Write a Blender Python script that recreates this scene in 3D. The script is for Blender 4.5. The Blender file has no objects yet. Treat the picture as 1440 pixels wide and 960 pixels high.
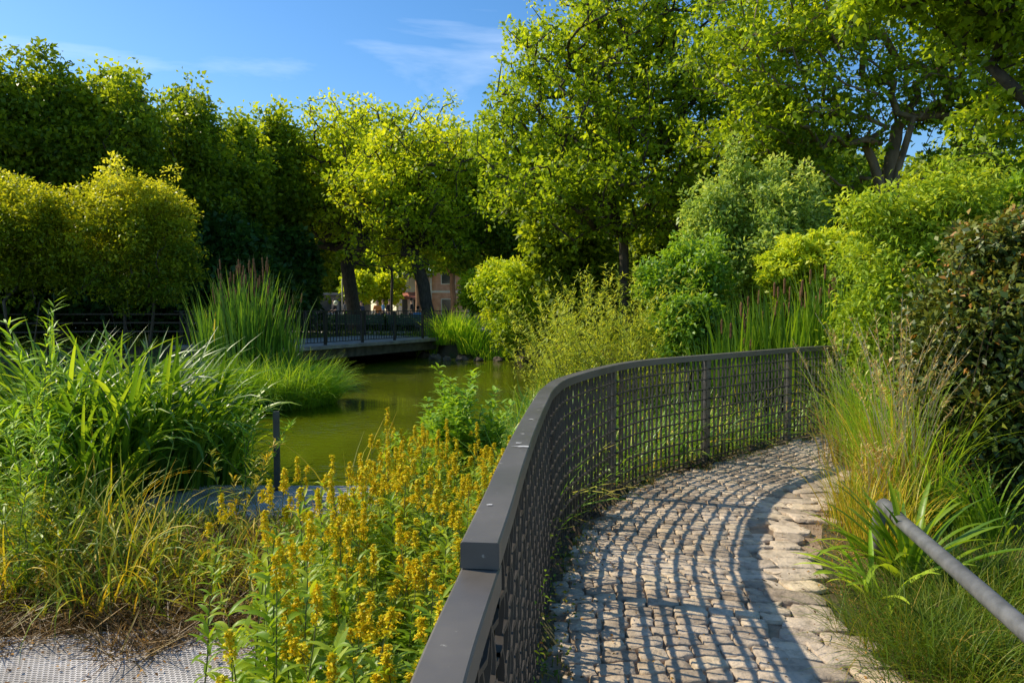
import bpy, math, random
import numpy as np
from mathutils import Vector, Matrix
random.seed(7)
RNG = np.random.default_rng(11)
PI = math.pi
S = bpy.context.scene
COL = S.collection

# ------------------------------------------------------------------ camera
CAMZ = 1.55
PITCH = math.atan(45/1000)
cam = bpy.data.cameras.new('camera'); camo = bpy.data.objects.new('camera', cam); COL.objects.link(camo)
camo.location = (0, 0, CAMZ); camo.rotation_euler = (PI/2-PITCH, 0, 0)
cam.sensor_width = 36; cam.lens = 25; cam.clip_start = 0.05; cam.clip_end = 2000
S.camera = camo
def ray(px, py):
    u = (px-720)/1000; v = (py-480)/1000
    return u, math.cos(PITCH)-v*math.sin(PITCH), -math.sin(PITCH)-v*math.cos(PITCH)
def at(px, py, Y):
    r = ray(px, py); t = Y/r[1]; return np.array((r[0]*t, Y, CAMZ+r[2]*t))
def atz(px, py, z):
    r = ray(px, py); t = (z-CAMZ)/r[2]; return np.array((r[0]*t, r[1]*t, z))

# ------------------------------------------------------------------ object helpers
def tag(o, label=None, cat=None, group=None, kind=None):
    if label: o['label'] = label
    if cat: o['category'] = cat
    if group: o['group'] = group
    if kind: o['kind'] = kind
    return o
def thing(name, label, cat, loc=(0, 0, 0), rz=0, group=None):
    o = bpy.data.objects.new(name, None); COL.objects.link(o); o.empty_display_size = .2
    o.location = loc; o.rotation_euler = (0, 0, rz)
    return tag(o, label, cat, group)
def copy_tree(o, loc, rz=0, sc=1, label=None, group=None):
    r = o.copy(); COL.objects.link(r); r.location = loc; r.rotation_euler = (0, 0, rz)
    r.scale = (sc, sc, sc) if np.isscalar(sc) else sc
    if label: r['label'] = label
    if group: r['group'] = group
    for ch in o.children:
        c = ch.copy(); COL.objects.link(c); c.parent = r
        for g in ch.children:
            d = g.copy(); COL.objects.link(d); d.parent = c
    return r
def link(name, me, parent=None, mat=None):
    o = bpy.data.objects.new(name, me); COL.objects.link(o)
    if mat: me.materials.append(mat)
    if parent: o.parent = parent
    return o
def npmesh(name, V, F, var=None, smooth=False):
    """V (n,3); F (m,k) uniform faces; var per face"""
    V = np.ascontiguousarray(V, dtype=np.float32).reshape(-1, 3); F = np.ascontiguousarray(F, dtype=np.int32)
    me = bpy.data.meshes.new(name)
    m, k = F.shape
    me.vertices.add(len(V)); me.vertices.foreach_set('co', V.ravel())
    me.loops.add(m*k); me.loops.foreach_set('vertex_index', F.ravel())
    me.polygons.add(m); me.polygons.foreach_set('loop_start', np.arange(0, m*k, k, dtype=np.int32))
    try: me.polygons.foreach_set('loop_total', np.full(m, k, dtype=np.int32))
    except Exception: pass
    me.update(calc_edges=True)
    if var is not None:
        a = me.attributes.new('var', 'FLOAT', 'FACE'); a.data.foreach_set('value', np.ascontiguousarray(var, dtype=np.float32))
    if smooth: me.polygons.foreach_set('use_smooth', np.ones(m, dtype=bool))
    return me
class MB:
    def __init__(s): s.v = []; s.f = []
    def add(s, V, F):
        o = len(s.v); s.v += [tuple(map(float, p)) for p in V]; s.f += [tuple(int(i)+o for i in f) for f in F]
    def box(s, c, d, rz=0, ax=None):
        c = np.array(c, float); hx, hy, hz = d[0]/2, d[1]/2, d[2]/2
        if ax is None:
            cx, sx = math.cos(rz), math.sin(rz)
            X = np.array((cx, sx, 0)); Y = np.array((-sx, cx, 0)); Z = np.array((0, 0, 1.))
        else: X, Y, Z = ax
        V = [c+X*hx*a+Y*hy*b+Z*hz*e for e in (-1, 1) for (a, b) in ((-1, -1), (1, -1), (1, 1), (-1, 1))]
        s.add(V, [(3, 2, 1, 0), (4, 5, 6, 7), (0, 1, 5, 4), (1, 2, 6, 5), (2, 3, 7, 6), (3, 0, 4, 7)])
    def tube(s, pts, rad, n=8, cap=True):
        pts = [np.array(p, float) for p in pts]
        if np.isscalar(rad): rad = [rad]*len(pts)
        o = len(s.v); ref = None
        for i, p in enumerate(pts):
            t = pts[min(i+1, len(pts)-1)]-pts[max(i-1, 0)]; t = t/(np.linalg.norm(t)+1e-9)
            if ref is None:
                ref = np.cross(t, (0, 0, 1.)) if abs(t[2]) < .9 else np.cross(t, (1., 0, 0))
            ref = ref-t*np.dot(ref, t); ref /= np.linalg.norm(ref)+1e-9
            b = np.cross(t, ref)
            for k in range(n):
                a = 2*PI*k/n; q = p+(ref*math.cos(a)+b*math.sin(a))*rad[i]
                s.v.append((float(q[0]), float(q[1]), float(q[2])))
        for i in range(len(pts)-1):
            for k in range(n):
                a = o+i*n+k; b2 = o+i*n+(k+1) % n
                s.f.append((a, b2, b2+n, a+n))
        if cap:
            s.f.append(tuple(o+k for k in range(n))[::-1]); s.f.append(tuple(o+(len(pts)-1)*n+k for k in range(n)))
    def sphere(s, c, r, nu=10, nv=6):
        if np.isscalar(r): r = (r, r, r)
        o = len(s.v)
        for j in range(nv+1):
            th = PI*j/nv
            for i in range(nu):
                a = 2*PI*i/nu
                s.v.append((c[0]+r[0]*math.sin(th)*math.cos(a), c[1]+r[1]*math.sin(th)*math.sin(a), c[2]+r[2]*math.cos(th)))
        for j in range(nv):
            for i in range(nu):
                a = o+j*nu+i; b = o+j*nu+(i+1) % nu; s.f.append((a, a+nu, b+nu, b))
    def sweep(s, pts, prof, closed_prof=True):
        """prof: list of (side, z) offsets, swept along horizontal polyline pts"""
        o = len(s.v); n = len(prof)
        for i, p in enumerate(pts):
            t = np.array(pts[min(i+1, len(pts)-1)], float)-np.array(pts[max(i-1, 0)], float); t[2] = 0; t /= np.linalg.norm(t)
            sd = np.array((t[1], -t[0], 0))
            for (a, z) in prof: q = np.array(p)+sd*a; s.v.append((q[0], q[1], q[2]+z))
        for i in range(len(pts)-1):
            for k in range(n):
                a = o+i*n+k; b = o+i*n+(k+1) % n; s.f.append((a, b, b+n, a+n))
        s.f.append(tuple(o+k for k in range(n))[::-1]); s.f.append(tuple(o+(len(pts)-1)*n+k for k in range(n)))
    def build(s, name, mat, parent=None, smooth=False, bevel=0):
        me = bpy.data.meshes.new(name); me.from_pydata(s.v, [], s.f); me.update()
        if smooth: me.polygons.foreach_set('use_smooth', np.ones(len(me.polygons), dtype=bool))
        o = link(name, me, parent, mat)
        if bevel:
            m = o.modifiers.new('bevel', 'BEVEL'); m.width = bevel; m.segments = 2; m.limit_method = 'ANGLE'
        return o

# ------------------------------------------------------------------ materials
def newmat(name):
    m = bpy.data.materials.new(name); m.use_nodes = True; nt = m.node_tree; nt.nodes.clear()
    out = nt.nodes.new('ShaderNodeOutputMaterial'); return m, nt, out
def N(nt, t, **k):
    n = nt.nodes.new(t)
    for a, b in k.items(): setattr(n, a, b)
    return n
def ramp(nt, stops, fac):
    r = N(nt, 'ShaderNodeValToRGB'); e = r.color_ramp.elements
    while len(e) < len(stops): e.new(.5)
    for q, (p, c) in zip(e, stops): q.position = p; q.color = (*c, 1)
    nt.links.new(fac, r.inputs[0]); return r.outputs[0]
def leafmat(name, stops, trans=1.9, tfac=.45, rough=.45, spec=.25, tint=(1.15, 1.0, .45), gain=2.2):
    stops = [(p, tuple(min(.8, c*gain*(1.09, 1, .68)[i]) for i, c in enumerate(col))) for p, col in stops]; trans = trans*.85
    m, nt, out = newmat(name)
    at_ = N(nt, 'ShaderNodeAttribute', attribute_name='var')
    oi = N(nt, 'ShaderNodeObjectInfo')
    ad = N(nt, 'ShaderNodeMath', operation='MULTIPLY_ADD'); nt.links.new(oi.outputs['Random'], ad.inputs[0]); ad.inputs[1].default_value = .16
    nt.links.new(at_.outputs['Fac'], ad.inputs[2])
    sb = N(nt, 'ShaderNodeMath', operation='SUBTRACT'); nt.links.new(ad.outputs[0], sb.inputs[0]); sb.inputs[1].default_value = .08
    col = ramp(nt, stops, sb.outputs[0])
    p = N(nt, 'ShaderNodeBsdfPrincipled'); nt.links.new(col, p.inputs['Base Color'])
    p.inputs['Roughness'].default_value = rough; p.inputs['Specular IOR Level'].default_value = spec
    tr = N(nt, 'ShaderNodeBsdfTranslucent')
    mu = N(nt, 'ShaderNodeMix', data_type='RGBA', blend_type='MULTIPLY'); mu.inputs[0].default_value = 1
    nt.links.new(col, mu.inputs[6]); mu.inputs[7].default_value = (trans*tint[0], trans*tint[1], trans*tint[2], 1)
    nt.links.new(mu.outputs[2], tr.inputs[0])
    mx = N(nt, 'ShaderNodeMixShader'); mx.inputs[0].default_value = tfac
    nt.links.new(p.outputs[0], mx.inputs[1]); nt.links.new(tr.outputs[0], mx.inputs[2]); nt.links.new(mx.outputs[0], out.inputs[0])
    return m
def solid(name, c1, c2=None, scale=8, rough=.7, metal=0, bump=0, spec=.4, stretch=(1, 1, 1), detail=6, bscale=None):
    m, nt, out = newmat(name)
    p = N(nt, 'ShaderNodeBsdfPrincipled'); p.inputs['Roughness'].default_value = rough; p.inputs['Metallic'].default_value = metal
    p.inputs['Specular IOR Level'].default_value = spec
    tc = N(nt, 'ShaderNodeTexCoord'); mp = N(nt, 'ShaderNodeMapping'); nt.links.new(tc.outputs['Object'], mp.inputs[0]); mp.inputs['Scale'].default_value = stretch
    nz = N(nt, 'ShaderNodeTexNoise'); nz.inputs['Scale'].default_value = scale; nz.inputs['Detail'].default_value = detail; nt.links.new(mp.outputs[0], nz.inputs['Vector'])
    nt.links.new(ramp(nt, [(.3, c1), (.7, c2 or c1)], nz.outputs[0]), p.inputs['Base Color'])
    if bump:
        b = N(nt, 'ShaderNodeBump'); b.inputs['Strength'].default_value = bump; b.inputs['Distance'].default_value = .02
        n2 = nz
        if bscale:
            n2 = N(nt, 'ShaderNodeTexNoise'); n2.inputs['Scale'].default_value = bscale; n2.inputs['Detail'].default_value = 5; nt.links.new(mp.outputs[0], n2.inputs['Vector'])
        nt.links.new(n2.outputs[0], b.inputs['Height']); nt.links.new(b.outputs[0], p.inputs['Normal'])
    nt.links.new(p.outputs[0], out.inputs[0]); return m

M = {}
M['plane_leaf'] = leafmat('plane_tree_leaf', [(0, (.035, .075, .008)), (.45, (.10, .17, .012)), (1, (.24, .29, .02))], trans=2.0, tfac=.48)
M['plane_gold'] = leafmat('sunlit_plane_tree_leaf', [(0, (.045, .085, .008)), (.45, (.13, .20, .014)), (1, (.27, .31, .02))], trans=2.0, tfac=.5)  # lighter copy of the plane leaf, sunlight put into its colour
M['dark_leaf'] = leafmat('dark_tree_leaf', [(0, (.012, .026, .004)), (.5, (.045, .075, .008)), (1, (.13, .17, .012))], trans=1.8, tfac=.46, gain=3.6)  # shade of the backlit left row put into the leaf colour
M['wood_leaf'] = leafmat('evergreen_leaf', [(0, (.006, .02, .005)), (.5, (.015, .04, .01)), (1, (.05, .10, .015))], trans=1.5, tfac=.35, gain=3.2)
M['gold_bush'] = leafmat('golden_bush_leaf', [(0, (.05, .09, .008)), (.5, (.17, .21, .014)), (1, (.36, .36, .05))], trans=1.7, tfac=.44, gain=2.2)
M['yellow_bush'] = leafmat('yellow_bush_leaf', [(0, (.07, .13, .01)), (.5, (.20, .30, .02)), (1, (.36, .42, .05))], trans=1.6, tfac=.42, gain=1.9)
M['willow'] = leafmat('willow_leaf', [(0, (.09, .14, .02)), (.5, (.21, .27, .04)), (1, (.36, .40, .08))], trans=1.6, tfac=.42)
M['green_bush'] = leafmat('green_bush_leaf', [(0, (.02, .06, .008)), (.5, (.07, .15, .015)), (1, (.17, .27, .03))], trans=1.7, tfac=.4, spec=.5)
M['sage_bush'] = leafmat('sage_bush_leaf', [(0, (.05, .09, .025)), (.5, (.13, .20, .05)), (1, (.27, .34, .10))], trans=1.6, tfac=.42, spec=.5, tint=(1.1, 1, .6), gain=2.5)
M['lime_bush'] = leafmat('lime_shrub_leaf', [(0, (.05, .10, .01)), (.5, (.14, .22, .02)), (1, (.30, .36, .04))], trans=1.6, tfac=.4)
M['photinia'] = leafmat('glossy_dark_leaf', [(0, (.015, .035, .008)), (.45, (.055, .095, .02)), (.8, (.16, .19, .035)), (.97, (.22, .20, .04)), (1, (.30, .15, .04))], trans=1.4, tfac=.22, rough=.42, spec=.45, gain=1.4)
M['strap'] = leafmat('strap_leaf', [(0, (.018, .05, .006)), (.5, (.06, .13, .012)), (1, (.19, .27, .025))], trans=1.7, tfac=.42, rough=.38, spec=.55)
M['reed'] = leafmat('reed_leaf', [(0, (.02, .06, .012)), (.5, (.06, .14, .02)), (.85, (.14, .24, .03)), (1, (.35, .30, .08))], trans=1.5, tfac=.35, rough=.4, spec=.5)
M['sedge'] = leafmat('sedge_blade', [(0, (.05, .12, .012)), (.5, (.14, .26, .02)), (1, (.28, .38, .05))], trans=1.6, tfac=.42)
M['drygrass'] = leafmat('yellowing_grass_blade', [(0, (.05, .09, .012)), (.4, (.14, .20, .02)), (.62, (.30, .27, .03)), (.85, (.50, .24, .03)), (1, (.45, .32, .13))], trans=1.3, tfac=.35)
M['straw'] = leafmat('straw_blade', [(0, (.18, .10, .04)), (.5, (.40, .26, .10)), (1, (.68, .50, .25))], trans=1.1, tfac=.25, tint=(1.05, 1, .8), gain=1.5)
M['thatch'] = leafmat('dead_thatch', [(0, (.04, .025, .012)), (.5, (.13, .08, .03)), (.85, (.30, .19, .08)), (1, (.12, .15, .03))], trans=1, tfac=.2, tint=(1.05, 1, .8), gain=1.5)
M['grass'] = leafmat('grass_blade', [(0, (.03, .065, .008)), (.5, (.09, .16, .015)), (.8, (.20, .20, .03)), (1, (.40, .27, .10))], trans=1.5, tfac=.38, gain=1.55)
M['herb_leaf'] = leafmat('herb_leaf', [(0, (.04, .10, .008)), (.5, (.11, .20, .015)), (1, (.26, .31, .03))], trans=1.7, tfac=.40, rough=.42, spec=.35, gain=1.85)
M['petal'] = leafmat('yellow_petal', [(0, (.60, .38, .008)), (.5, (.64, .475, .012)), (1, (.68, .54, .02))], trans=1.2, tfac=.25, tint=(1.1, .93, .4), rough=.6, gain=1.4)
M['litter'] = leafmat('fallen_leaf', [(0, (.06, .035, .015)), (.5, (.22, .11, .03)), (1, (.48, .26, .06))], trans=1, tfac=.15, tint=(1, 1, 1), gain=1.2)
M['bark'] = solid('dark_bark', (.035, .028, .02), (.10, .08, .055), 14, .9, bump=.6, stretch=(1, 1, .3))
M['palebark'] = solid('pale_plane_bark', (.10, .075, .045), (.28, .21, .12), 6, .85, bump=.5, stretch=(1, 1, .4))
M['redbark'] = solid('reddish_brown_bark', (.16, .08, .04), (.34, .19, .10), 9, .9, bump=.5, stretch=(1, 1, .3))  # orange-brown bark of the trunks by the cafe
M['stem'] = solid('green_stem', (.07, .11, .02), (.16, .16, .05), 10, .7)
M['redstem'] = solid('reddish_stem', (.14, .06, .03), (.22, .12, .04), 10, .7)
M['seed'] = solid('cattail_head', (.12, .05, .02), (.24, .12, .05), 30, .95, bump=.4)
def steelmat():
    m, nt, out = newmat('painted_bronze_steel')
    p = N(nt, 'ShaderNodeBsdfPrincipled'); p.inputs['Roughness'].default_value = .42; p.inputs['Specular IOR Level'].default_value = .55
    tc = N(nt, 'ShaderNodeTexCoord')
    n1 = N(nt, 'ShaderNodeTexNoise'); n1.inputs['Scale'].default_value = 3; n1.inputs['Detail'].default_value = 9; n1.inputs['Roughness'].default_value = .65; nt.links.new(tc.outputs['Object'], n1.inputs['Vector'])
    base = ramp(nt, [(.3, (.095, .082, .068)), (.7, (.15, .132, .112))], n1.outputs[0])
    n2 = N(nt, 'ShaderNodeTexNoise'); n2.inputs['Scale'].default_value = 38; n2.inputs['Detail'].default_value = 3; nt.links.new(tc.outputs['Object'], n2.inputs['Vector'])
    sp = ramp(nt, [(.69, (0, 0, 0)), (.74, (1, 1, 1))], n2.outputs[0])
    mx = N(nt, 'ShaderNodeMix', data_type='RGBA'); nt.links.new(sp, mx.inputs[0]); nt.links.new(base, mx.inputs[6]); mx.inputs[7].default_value = (.36, .33, .28, 1)
    nt.links.new(mx.outputs[2], p.inputs['Base Color'])
    nt.links.new(ramp(nt, [(.3, (.34, .34, .34)), (.7, (.56, .56, .56))], n1.outputs[0]), p.inputs['Roughness'])
    b = N(nt, 'ShaderNodeBump'); b.inputs['Strength'].default_value = .12; b.inputs['Distance'].default_value = .004; nt.links.new(n2.outputs[0], b.inputs['Height']); nt.links.new(b.outputs[0], p.inputs['Normal'])
    nt.links.new(p.outputs[0], out.inputs[0]); return m
M['steel'] = steelmat()
M['meshsteel'] = solid('shaded_bronze_mesh_steel', (.040, .034, .028), (.075, .064, .052), 9, .5)  # railing bronze with the path-side shade put into a darker colour
M['darksteel'] = solid('dark_painted_steel', (.02, .02, .018), (.04, .038, .035), 5, .5)
M['pipe'] = solid('grey_painted_pipe', (.13, .13, .13), (.25, .245, .24), 11, .45, bump=.1, bscale=40, metal=.2)
M['concrete'] = solid('concrete', (.20, .19, .17), (.34, .32, .28), 4, .85, bump=.2, bscale=40)
M['darkconcrete'] = solid('weathered_concrete', (.06, .055, .045), (.15, .14, .11), 4, .9, bump=.3, bscale=20)
M['paving'] = solid('pale_paving', (.34, .31, .27), (.48, .44, .38), 2, .85)
M['rock'] = solid('bank_rock', (.06, .045, .03), (.16, .12, .08), 5, .9, bump=.6, bscale=15)
def sett_mat():
    m, nt, out = newmat('worn_stone_sett')
    at_ = N(nt, 'ShaderNodeAttribute', attribute_name='var'); tc = N(nt, 'ShaderNodeTexCoord')
    nz = N(nt, 'ShaderNodeTexNoise'); nz.inputs['Scale'].default_value = 14; nz.inputs['Detail'].default_value = 8; nz.inputs['Roughness'].default_value = .65; nt.links.new(tc.outputs['Object'], nz.inputs['Vector'])
    big = N(nt, 'ShaderNodeTexNoise'); big.inputs['Scale'].default_value = 1.3; big.inputs['Detail'].default_value = 3; nt.links.new(tc.outputs['Object'], big.inputs['Vector'])
    c1 = ramp(nt, [(0, (.43, .335, .24)), (.35, (.60, .48, .355)), (.7, (.73, .59, .44)), (1, (.78, .62, .42))], at_.outputs['Fac'])
    c2 = ramp(nt, [(.25, (.30, .28, .24)), (.52, (.92, .92, .92)), (.75, (1.15, 1.1, 1.02))], nz.outputs[0])
    c3 = ramp(nt, [(.35, (.82, .78, .72)), (.6, (1, 1, 1))], big.outputs[0])
    mu = N(nt, 'ShaderNodeMix', data_type='RGBA', blend_type='MULTIPLY'); mu.inputs[0].default_value = .85; nt.links.new(c1, mu.inputs[6]); nt.links.new(c2, mu.inputs[7])
    mv = N(nt, 'ShaderNodeMix', data_type='RGBA', blend_type='MULTIPLY'); mv.inputs[0].default_value = 1; nt.links.new(mu.outputs[2], mv.inputs[6]); nt.links.new(c3, mv.inputs[7])
    p = N(nt, 'ShaderNodeBsdfPrincipled'); nt.links.new(mv.outputs[2], p.inputs['Base Color']); p.inputs['Roughness'].default_value = .75
    n2 = N(nt, 'ShaderNodeTexNoise'); n2.inputs['Scale'].default_value = 45; n2.inputs['Detail'].default_value = 5; nt.links.new(tc.outputs['Object'], n2.inputs['Vector'])
    b = N(nt, 'ShaderNodeBump'); b.inputs['Strength'].default_value = .55; b.inputs['Distance'].default_value = .012; nt.links.new(n2.outputs[0], b.inputs['Height'])
    b2 = N(nt, 'ShaderNodeBump'); b2.inputs['Strength'].default_value = .6; b2.inputs['Distance'].default_value = .03; nt.links.new(nz.outputs[0], b2.inputs['Height']); nt.links.new(b.outputs[0], b2.inputs['Normal'])
    nt.links.new(b2.outputs[0], p.inputs['Normal']); nt.links.new(p.outputs[0], out.inputs[0]); return m
M['sett'] = sett_mat()
def ground_mat():
    m, nt, out = newmat('soil_and_grass'); tc = N(nt, 'ShaderNodeTexCoord')
    a = N(nt, 'ShaderNodeTexNoise'); a.inputs['Scale'].default_value = .9; a.inputs['Detail'].default_value = 6; nt.links.new(tc.outputs['Object'], a.inputs['Vector'])
    b = N(nt, 'ShaderNodeTexNoise'); b.inputs['Scale'].default_value = 30; b.inputs['Detail'].default_value = 8; nt.links.new(tc.outputs['Object'], b.inputs['Vector'])
    ca = ramp(nt, [(.35, (.05, .035, .02)), (.5, (.10, .07, .035)), (.62, (.05, .07, .015))], a.outputs[0])
    cb = ramp(nt, [(.3, (.5, .5, .5)), (.7, (1.5, 1.4, 1.3))], b.outputs[0])
    mu = N(nt, 'ShaderNodeMix', data_type='RGBA', blend_type='MULTIPLY'); mu.inputs[0].default_value = 1; nt.links.new(ca, mu.inputs[6]); nt.links.new(cb, mu.inputs[7])
    p = N(nt, 'ShaderNodeBsdfPrincipled'); p.inputs['Roughness'].default_value = .95; nt.links.new(mu.outputs[2], p.inputs['Base Color'])
    bp = N(nt, 'ShaderNodeBump'); bp.inputs['Strength'].default_value = .8; bp.inputs['Distance'].default_value = .03; nt.links.new(b.outputs[0], bp.inputs['Height']); nt.links.new(bp.outputs[0], p.inputs['Normal'])
    nt.links.new(p.outputs[0], out.inputs[0]); return m
M['ground'] = ground_mat()
M['sand'] = solid('sandy_joint', (.22, .15, .09), (.42, .30, .19), 6, .95, bump=.7, bscale=60)
def water_mat():
    m, nt, out = newmat('green_pond_water'); tc = N(nt, 'ShaderNodeTexCoord')
    p = N(nt, 'ShaderNodeBsdfPrincipled'); p.inputs['Roughness'].default_value = .04; p.inputs['IOR'].default_value = 1.33
    a = N(nt, 'ShaderNodeTexNoise'); a.inputs['Scale'].default_value = .35; a.inputs['Detail'].default_value = 4; nt.links.new(tc.outputs['Object'], a.inputs['Vector'])
    nt.links.new(ramp(nt, [(.3, (.06, .08, .003)), (.7, (.115, .135, .005))], a.outputs[0]), p.inputs['Base Color'])
    mp = N(nt, 'ShaderNodeMapping'); mp.inputs['Scale'].default_value = (.55, 1.4, 1); nt.links.new(tc.outputs['Object'], mp.inputs[0])
    b = N(nt, 'ShaderNodeTexNoise'); b.inputs['Scale'].default_value = 7; b.inputs['Detail'].default_value = 4; nt.links.new(mp.outputs[0], b.inputs['Vector'])
    bp = N(nt, 'ShaderNodeBump'); bp.inputs['Strength'].default_value = .26; bp.inputs['Distance'].default_value = .03; nt.links.new(b.outputs[0], bp.inputs['Height']); nt.links.new(bp.outputs[0], p.inputs['Normal'])
    pm = N(nt, 'ShaderNodeTexNoise'); pm.inputs['Scale'].default_value = .22; pm.inputs['Detail'].default_value = 2; nt.links.new(tc.outputs['Object'], pm.inputs['Vector']); nt.links.new(ramp(nt, [(.4, (.12, .12, .12)), (.62, (.95, .95, .95))], pm.outputs[0]), bp.inputs['Strength'])
    nt.links.new(p.outputs[0], out.inputs[0]); return m
M['water'] = water_mat()
def deck_mat():
    m, nt, out = newmat('ribbed_grey_deck'); tc = N(nt, 'ShaderNodeTexCoord')
    mp = N(nt, 'ShaderNodeMapping'); mp.inputs['Rotation'].default_value = (0, 0, .12); nt.links.new(tc.outputs['Object'], mp.inputs[0])
    br = N(nt, 'ShaderNodeTexBrick'); br.inputs['Scale'].default_value = 1; br.inputs['Brick Width'].default_value = .030; br.inputs['Row Height'].default_value = .020
    br.inputs['Mortar Size'].default_value = .0062; br.inputs['Mortar Smooth'].default_value = .8; nt.links.new(mp.outputs[0], br.inputs['Vector'])
    br.inputs['Color1'].default_value = (.16, .15, .14, 1); br.inputs['Color2'].default_value = (.24, .23, .215, 1); br.inputs['Mortar'].default_value = (.74, .70, .66, 1)
    n = N(nt, 'ShaderNodeTexNoise'); n.inputs['Scale'].default_value = 3; n.inputs['Detail'].default_value = 8; nt.links.new(tc.outputs['Object'], n.inputs['Vector'])
    c = ramp(nt, [(.35, (.55, .5, .45)), (.6, (1.15, 1.12, 1.12))], n.outputs[0])
    mu = N(nt, 'ShaderNodeMix', data_type='RGBA', blend_type='MULTIPLY'); mu.inputs[0].default_value = 1; nt.links.new(br.outputs['Color'], mu.inputs[6]); nt.links.new(c, mu.inputs[7])
    p = N(nt, 'ShaderNodeBsdfPrincipled'); p.inputs['Roughness'].default_value = .6; nt.links.new(mu.outputs[2], p.inputs['Base Color'])
    bp = N(nt, 'ShaderNodeBump'); bp.inputs['Strength'].default_value = .8; bp.inputs['Distance'].default_value = .006; nt.links.new(br.outputs['Fac'], bp.inputs['Height']); nt.links.new(bp.outputs[0], p.inputs['Normal'])
    nt.links.new(p.outputs[0], out.inputs[0]); return m
M['deck'] = deck_mat()
M['brick'] = solid('pinkish_brick', (.50, .27, .19), (.68, .42, .31), 3, .9)
M['white'] = solid('white_paint', (.62, .60, .55), (.75, .72, .68), 3, .6)
M['glass'] = solid('dark_window_glass', (.02, .025, .03), (.06, .07, .08), 2, .12, spec=.8)
M['roof'] = solid('grey_roof', (.16, .15, .15), (.26, .25, .25), 3, .8)
M['awning'] = solid('faded_red_awning', (.42, .12, .08), (.55, .20, .14), 3, .85)
M['skin'] = solid('skin', (.50, .30, .20), (.56, .35, .25), 4, .6)
M['hair'] = solid('dark_hair', (.02, .015, .01), (.05, .03, .02), 9, .7)
for nm, c in {'navy': (.03, .045, .10), 'black': (.02, .02, .022), 'red': (.45, .04, .03), 'blue': (.12, .28, .50), 'whitecloth': (.6, .6, .6), 'orange': (.55, .20, .05), 'denim': (.06, .09, .16), 'grey': (.16, .16, .17)}.items():
    M[nm] = solid(nm+'_cloth', c, tuple(min(1, v*1.25) for v in c), 12, .9)
M['benchgreen'] = solid('green_bench_slats', (.05, .09, .05), (.10, .15, .08), 8, .6)
mm, nt, out = newmat('frosted_lamp_globe'); p = N(nt, 'ShaderNodeBsdfPrincipled'); p.inputs['Base Color'].default_value = (.75, .78, .55, 1); p.inputs['Roughness'].default_value = .3; nt.links.new(p.outputs[0], out.inputs[0]); M['globe'] = mm

# ------------------------------------------------------------------ curves
def smooth_curve(P, step=.05):
    P = np.array(P, float); out = []
    Q = np.vstack([2*P[0]-P[1], P, 2*P[-1]-P[-2]])
    for i in range(1, len(Q)-2):
        p0, p1, p2, p3 = Q[i-1:i+3]
        n = max(4, int(np.linalg.norm(p2-p1)/step))
        for k in range(n):
            t = k/n
            out.append(.5*((2*p1)+(-p0+p2)*t+(2*p0-5*p1+4*p2-p3)*t*t+(-p0+3*p1-3*p2+p3)*t**3))
    out.append(P[-1]); out = np.array(out)
    for _ in range(12): out[1:-1] = .5*out[1:-1]+.25*(out[:-2]+out[2:])
    d = np.r_[0, np.cumsum(np.linalg.norm(np.diff(out, axis=0), axis=1))]
    s = np.arange(0, d[-1], step); return np.c_[np.interp(s, d, out[:, 0]), np.interp(s, d, out[:, 1])], s
FENCE_PTS = [(-.16, -1.5), (-.14, -.2), (-.12, .5), (-.10, .96), (-.062, 1.36), (-.03, 1.72), (.0, 2.1), (.06, 2.75), (.145, 3.55), (.215, 4.1), (.37, 4.75), (.83, 5.8), (1.28, 6.45), (1.97, 7.1), (3.3, 8.35), (4.25, 9.0), (5.5, 9.6), (7.2, 10.1)]
FC, FS = smooth_curve(FENCE_PTS, .02)
FT = np.gradient(FC, axis=0); FT /= np.linalg.norm(FT, axis=1)[:, None]
FN = np.c_[FT[:, 1], -FT[:, 0]]          # to the right: the path side
def fence_sd(X, Y):
    X = np.atleast_1d(X).ravel(); Y = np.atleast_1d(Y).ravel(); out = np.empty(len(X)); c = FC[::8]; n = FN[::8]
    for a in range(0, len(X), 4000):
        dx = X[a:a+4000, None]-c[None, :, 0]; dy = Y[a:a+4000, None]-c[None, :, 1]
        d2 = dx*dx+dy*dy; i = d2.argmin(1); r = np.arange(len(i))
        sg = np.sign(dx[r, i]*n[i, 0]+dy[r, i]*n[i, 1]); out[a:a+4000] = np.sqrt(d2[r, i])*np.where(sg == 0, 1, sg)
    return out
EDGE, _ = smooth_curve([(1.5, -1.5), (1.5, .5), (1.5, 2.0), (1.62, 2.95), (1.83, 4.0), (2.3, 5.2), (3.1, 6.3), (4.3, 7.2), (6, 8.0), (8, 8.5)], .1)
def sd_poly(X, Y, P):
    X = np.asarray(X).ravel(); Y = np.asarray(Y).ravel(); P = np.array(P, float); n = len(P)
    d = np.full(len(X), 1e9); ins = np.zeros(len(X), bool)
    for i in range(n):
        a = P[i]; b = P[(i+1) % n]; e = b-a; wx = X-a[0]; wy = Y-a[1]
        t = np.clip((wx*e[0]+wy*e[1])/(e@e), 0, 1); d = np.minimum(d, np.hypot(wx-e[0]*t, wy-e[1]*t))
        c = ((a[1] > Y) != (b[1] > Y)) & (X < (b[0]-a[0])*(Y-a[1])/(b[1]-a[1]+1e-12)+a[0]); ins ^= c
    return np.where(ins, -d, d)
POND = [(-2.9, 7.25), (-.75, 7.25), (-.35, 8.5), (.15, 11), (.9, 15), (1.9, 20), (2.6, 24), (1.8, 28), (-.5, 28.9), (-2.6, 28.8), (-3.1, 30), (-6.2, 32.8), (-10.5, 23.5), (-14, 22), (-19, 19), (-18, 12), (-9, 9.2), (-4.2, 8.6)]
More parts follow.
